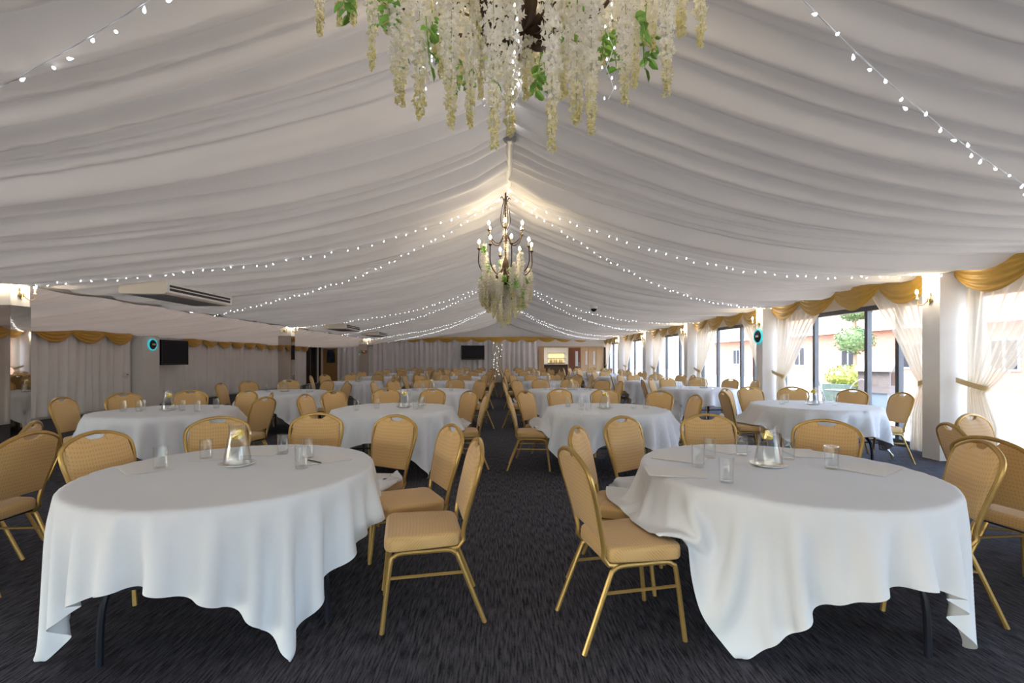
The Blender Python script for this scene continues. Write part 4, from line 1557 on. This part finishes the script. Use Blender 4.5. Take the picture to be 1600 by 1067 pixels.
television((-1.61, Y1 - 0.44, 1.76), 0, 1.36, 0.84, 'wide black television on the silver end wall curtain')
television((-10.08, 14.26, 1.58), R(90), 1.16, 0.76, 'black television beside the white pier on the left wall')
sk = thing('wall_socket', 'small white socket box on the ivory curtain by the pier', 'socket', (XL + 0.155, 12.75, 0.95))
obj('plate', MB().box(-0.02, 0.02, -0.10, 0.10, -0.07, 0.07).mesh(), M['plastic_white'], sk)
obj('switch', MB().box(0.02, 0.03, -0.03, 0.03, -0.02, 0.02).mesh(), M['grey_metal'], sk)

# ------------------------------------------------------------------ bar opening, doors and panels of the end wall
dr = struct('door_2', MB().box(2.24, 2.56, Y1 - 0.14, Y1, 0, 2.10).box(2.24, 6.10, Y1 - 0.10, Y1 - 0.02, 2.06, 2.12).mesh(), M['tan_wood'], 'oak framed opening to the bar room in the end wall')
lf = struct('door_leaf', MB().box(4.02, 4.72, Y1 - 0.10, Y1 - 0.04, 0.01, 2.05).mesh(), M['red_wood'], parent=dr)
struct('vision_panel', MB().box(4.42, 4.57, Y1 - 0.112, Y1 - 0.10, 0.95, 1.85).mesh(), M['paper'], parent=dr)
struct('push_plate', MB().box(4.60, 4.66, Y1 - 0.115, Y1 - 0.10, 0.9, 1.2).mesh(), M['grey_metal'], parent=dr)
for q in range(3):
    a = 4.74 + q * 0.46
    p = struct('oak_panel', MB().box(a, a + 0.445, Y1 - 0.08, Y1 - 0.02, 0.02, 2.05).mesh(), M['tan_wood'], parent=dr)
    if q < 2:
        struct('vision_panel', MB().box(a + 0.28, a + 0.37, Y1 - 0.09, Y1 - 0.08, 1.05, 1.85).mesh(), M['paper'], parent=dr)
struct('oak_post', MB().box(6.12, 6.22, Y1 - 0.12, Y1 - 0.02, 0.0, 2.08).mesh(), M['dark_wood'], parent=dr)

# bar room beyond the opening
BX0, BX1, BY0, BY1 = 0.6, 6.0, Y1 + 0.2, Y1 + 5.0
struct('wall_bar', MB().box(BX0, BX1, BY1, BY1 + 0.1, 0, 2.6).box(BX0 - 0.1, BX0, BY0, BY1, 0, 2.6).box(BX1, BX1 + 0.1, BY0, BY1, 0, 2.6).mesh(), M['white_wall'], 'white walls of the bar room beyond the opening')
struct('ceiling_bar', MB().box(BX0, BX1, BY0, BY1, 2.5, 2.6).mesh(), M['ceiling_white'], 'white ceiling of the bar room')
bl = bpy.data.lights.new('bar_ceiling_light', 'AREA')
bl.energy = 14
bl.size = 1.5
bl.color = (1.0, 0.9, 0.78)
blo = bpy.data.objects.new('bar_ceiling_light', bl)
blo.location = (3.6, Y1 + 2.6, 2.45)
COL.objects.link(blo)
bt = thing('bar_counter', 'dark bar counter in the room beyond the oak opening', 'bar', (3.6, Y1 + 3.6, 0))
obj('front', MB().box(-1.6, 1.6, -0.25, 0.25, 0, 1.0).mesh(), M['dark_wood'], bt)
obj('worktop', MB().box(-1.65, 1.65, -0.32, 0.3, 1.0, 1.05).mesh(), M['grey_wood'], bt)
bs_ = thing('bar_shelf', 'lit shelf behind the bar counter', 'shelf', (3.9, BY1 - 0.16, 1.1))
obj('back', MB().box(-0.55, 0.55, 0.12, 0.15, 0, 0.7).mesh(), M['bar_glow'], bs_)
for q in range(3):
    obj('shelf', MB().box(-0.58, 0.58, -0.1, 0.12, 0.34 * q, 0.34 * q + 0.03).mesh(), M['dark_wood'], bs_)
bot = MB().lathe([(0.0, 0), (0.035, 0), (0.036, 0.16), (0.013, 0.21), (0.012, 0.27), (0.0, 0.27)], 10).mesh(True)
bcol = [mat('bottle_green', (0.03, 0.10, 0.04), 0.15), mat('bottle_amber', (0.25, 0.10, 0.02), 0.15), mat('bottle_clear', (0.5, 0.52, 0.5), 0.15)]
for q in range(9):
    me = bot.copy()
    me.materials.clear()
    tag(obj('bottle', me, bcol[q % 3], None, (3.46 + 0.11 * q, BY1 - 0.17, 1.13)), '%s bottle, %s from left on the lit bar shelf' % (['green', 'amber', 'clear'][q % 3], nth(q + 1)), 'bottle', 'bottles on the bar shelf')
fz = thing('drinks_fridge', 'dark drinks fridge at the left of the bar room', 'fridge', (2.55, BY1 - 0.4, 0))
obj('cabinet', MB().box(-0.32, 0.32, -0.3, 0.35, 0, 1.75).mesh(), M['black'], fz)
obj('door', MB().box(-0.30, 0.30, -0.33, -0.3, 0.05, 1.70).mesh(), M['screen'], fz)
fl = thing('bar_pendant', 'small white spotlight row on the bar ceiling', 'lamp', (3.3, Y1 + 2.0, 2.42))
obj('track', MB().box(-0.7, 0.7, -0.02, 0.02, 0.05, 0.08).mesh(), M['plastic_white'], fl)
for q in range(4):
    obj('spot', MB().lathe([(0, 0.05), (0.03, 0.05), (0.045, -0.03), (0, -0.03)], 10, (-0.6 + 0.4 * q, 0, 0)).mesh(True), M['bulb'], fl)

# ------------------------------------------------------------------ the courtyard outside the windows
struct('ground', MB().box(XR + 0.15, 60, Y0 - 25, Y1 + 40, -0.25, -0.03).mesh(), M['paving'], 'pale stone paving of the courtyard')
struct('ground_back', MB().box(-50, XR + 0.15, Y0 - 40, Y0 - 0.2, -0.25, -0.03).box(-50, XL - 0.3, Y0 - 0.2, Y1, -0.25, -0.03).mesh(), M['paving'], 'pale paving behind the hall')
struct('path', MB().box(13.0, 16.5, 8, 20, -0.03, 0.02).mesh(), M['path_brick'], 'orange brick path across the courtyard')
hs = thing('brick_house', 'red brick house with tiled roof across the courtyard', 'house', (19.5, 20.0, 0))
obj('wall', MB().box(0, 7, -22, 22, -0.03, 3.0).mesh(), M['brick'], hs)
obj('roof', mesh([(-0.4, -22.4, 2.9), (-0.4, 22.4, 2.9), (3.5, 22.4, 6.2), (3.5, -22.4, 6.2), (7.4, -22.4, 2.9), (7.4, 22.4, 2.9)], [(0, 3, 2, 1), (3, 4, 5, 2), (0, 1, 5, 4), (0, 4, 3), (1, 2, 5)], False), M['tiles'], hs)
obj('gutter', MB().tube([(-0.42, -22.4, 2.88), (-0.42, 22.4, 2.88)], 0.06, 8).mesh(True), M['plastic_white'], hs)
for yy in (-14, -10.2, -6.2, -2.2, 1.8, 5.8, 10, 14, 18):
    w = obj('window', MB().box(-0.05, 0.02, yy - 0.55, yy + 0.55, 0.9, 2.2).mesh(), M['blue_paint'], hs)
    for s in (-1, 1):
        obj('pane', MB().box(-0.06, -0.05, yy + s * 0.26 - 0.20, yy + s * 0.26 + 0.20, 1.0, 2.1).mesh(), M['screen'], w)


def leaf_ball(c, r, n, seed, size=0.09, squash=1.0):
    q = np.random.RandomState(seed)
    vs, fs = [], []
    for k in range(n):
        d = q.randn(3)
        d /= np.linalg.norm(d)
        rad = r * (0.86 + 0.18 * q.rand())
        p = Vector((c[0] + d[0] * rad, c[1] + d[1] * rad, c[2] + d[2] * rad * squash))
        n_ = (Vector(d) + Vector(q.randn(3)) * 0.5).normalized()
        a = n_.orthogonal().normalized()
        a = Matrix.Rotation(q.rand() * 6.28, 3, n_) @ a
        b = n_.cross(a)
        o = len(vs)
        vs += [p - a * size * 0.5, p + b * size * 0.3, p + a * size * 0.5, p - b * size * 0.3]
        fs += [(o, o + 1, o + 2, o + 3)]
    mb = MB()
    mb.add(vs, fs)
    prof = [(r * 0.85 * math.sin(PI * i / 10), -r * 0.85 * squash * math.cos(PI * i / 10)) for i in range(11)]
    mb.lathe(prof, 14, c)
    return mb.mesh(False)


tp_c = at(1335, 690, 15.5)
tt = thing('topiary_tree', 'clipped topiary tree of three leaf balls in the courtyard', 'tree', (tp_c.x, 15.5, -0.03))
obj('trunk', MB().tube([(0, 0, 0), (0.02, 0, 1.5), (0, 0, 3.7)], 0.05, 8).mesh(True), M['bark'], tt)
for q, (z, r) in enumerate(((2.05, 0.58), (3.05, 0.46), (3.85, 0.34))):
    obj('leaf_ball', leaf_ball((0, 0, z), r, 700, 300 + q, squash=0.8), M['topiary'], tt)
pl = at(1330, 660, 13.0)
pt = thing('hedge_planter', 'yellow green box hedge in a grey green trough outside', 'planter', (pl.x, 13.0, -0.03), R(20))
obj('trough', MB().box(-0.75, 0.75, -0.3, 0.3, 0, 0.72).mesh(), M['planter'], pt)
obj('hedge', leaf_ball((0, 0, 0.85), 0.62, 1200, 310, 0.07, 0.65), M['hedge'], pt)
bh = at(1373, 660, 11.0)
bt2 = thing('bird_house', 'grey wooden hut on a stand beyond the sliding door', 'hut', (bh.x, 11.0, -0.03), R(35))
obj('stand', MB().box(-0.32, 0.32, -0.25, 0.25, 0, 0.62).mesh(), M['blue_paint'], bt2)
obj('hut', MB().box(-0.36, 0.36, -0.3, 0.3, 0.62, 1.15).mesh(), M['grey_wood'], bt2)
obj('opening', MB().box(-0.22, 0.22, -0.31, -0.30, 0.80, 1.08).mesh(), M['dark_wood'], bt2)
obj('roof', mesh([(-0.45, -0.36, 1.12), (0.45, -0.36, 1.12), (0, -0.36, 1.42), (-0.45, 0.36, 1.12), (0.45, 0.36, 1.12), (0, 0.36, 1.42)], [(0, 1, 2), (5, 4, 3), (0, 2, 5, 3), (1, 4, 5, 2), (0, 3, 4, 1)], False), M['grey_wood'], bt2)


def garden_chair(loc, rz, label):
    t = thing('garden_chair', label, 'chair', loc, rz, 'garden chairs')
    obj('seat', MB().lathe([(0, 0.44), (0.2, 0.44), (0.21, 0.46), (0, 0.465)], 16).mesh(True), M['grey_metal'], t)
    for sx in (-1, 1):
        for sy in (-1, 1):
            obj('leg', MB().tube([(sx * 0.13, sy * 0.13, 0.44), (sx * 0.2, sy * 0.2, 0)], 0.012, 6).mesh(True), M['grey_metal'], t)
    obj('back_hoop', MB().tube(catmull([(-0.18, 0.12, 0.45), (-0.2, 0.2, 0.75), (0, 0.25, 0.95), (0.2, 0.2, 0.75), (0.18, 0.12, 0.45)], 5), 0.012, 6).mesh(True), M['grey_metal'], t)


gp = at(1300, 690, 10.2)
garden_chair((gp.x, 10.2, -0.03), R(60), 'grey metal garden chair left of the hedge planter')
gp = at(1352, 690, 9.9)
garden_chair((gp.x + 0.2, 10.4, -0.03), R(-60), 'grey metal garden chair in front of the wooden hut')
gt = thing('garden_table', 'small round grey garden table between the outdoor chairs', 'table', (at(1330, 690, 10.0).x, 10.3, -0.03))
obj('top', MB().lathe([(0, 0.70), (0.3, 0.70), (0.31, 0.72), (0, 0.725)], 20).mesh(True), M['grey_metal'], gt)
obj('pedestal', MB().lathe([(0.2, 0), (0.2, 0.02), (0.025, 0.05), (0.025, 0.70)], 14).mesh(True), M['grey_metal'], gt)
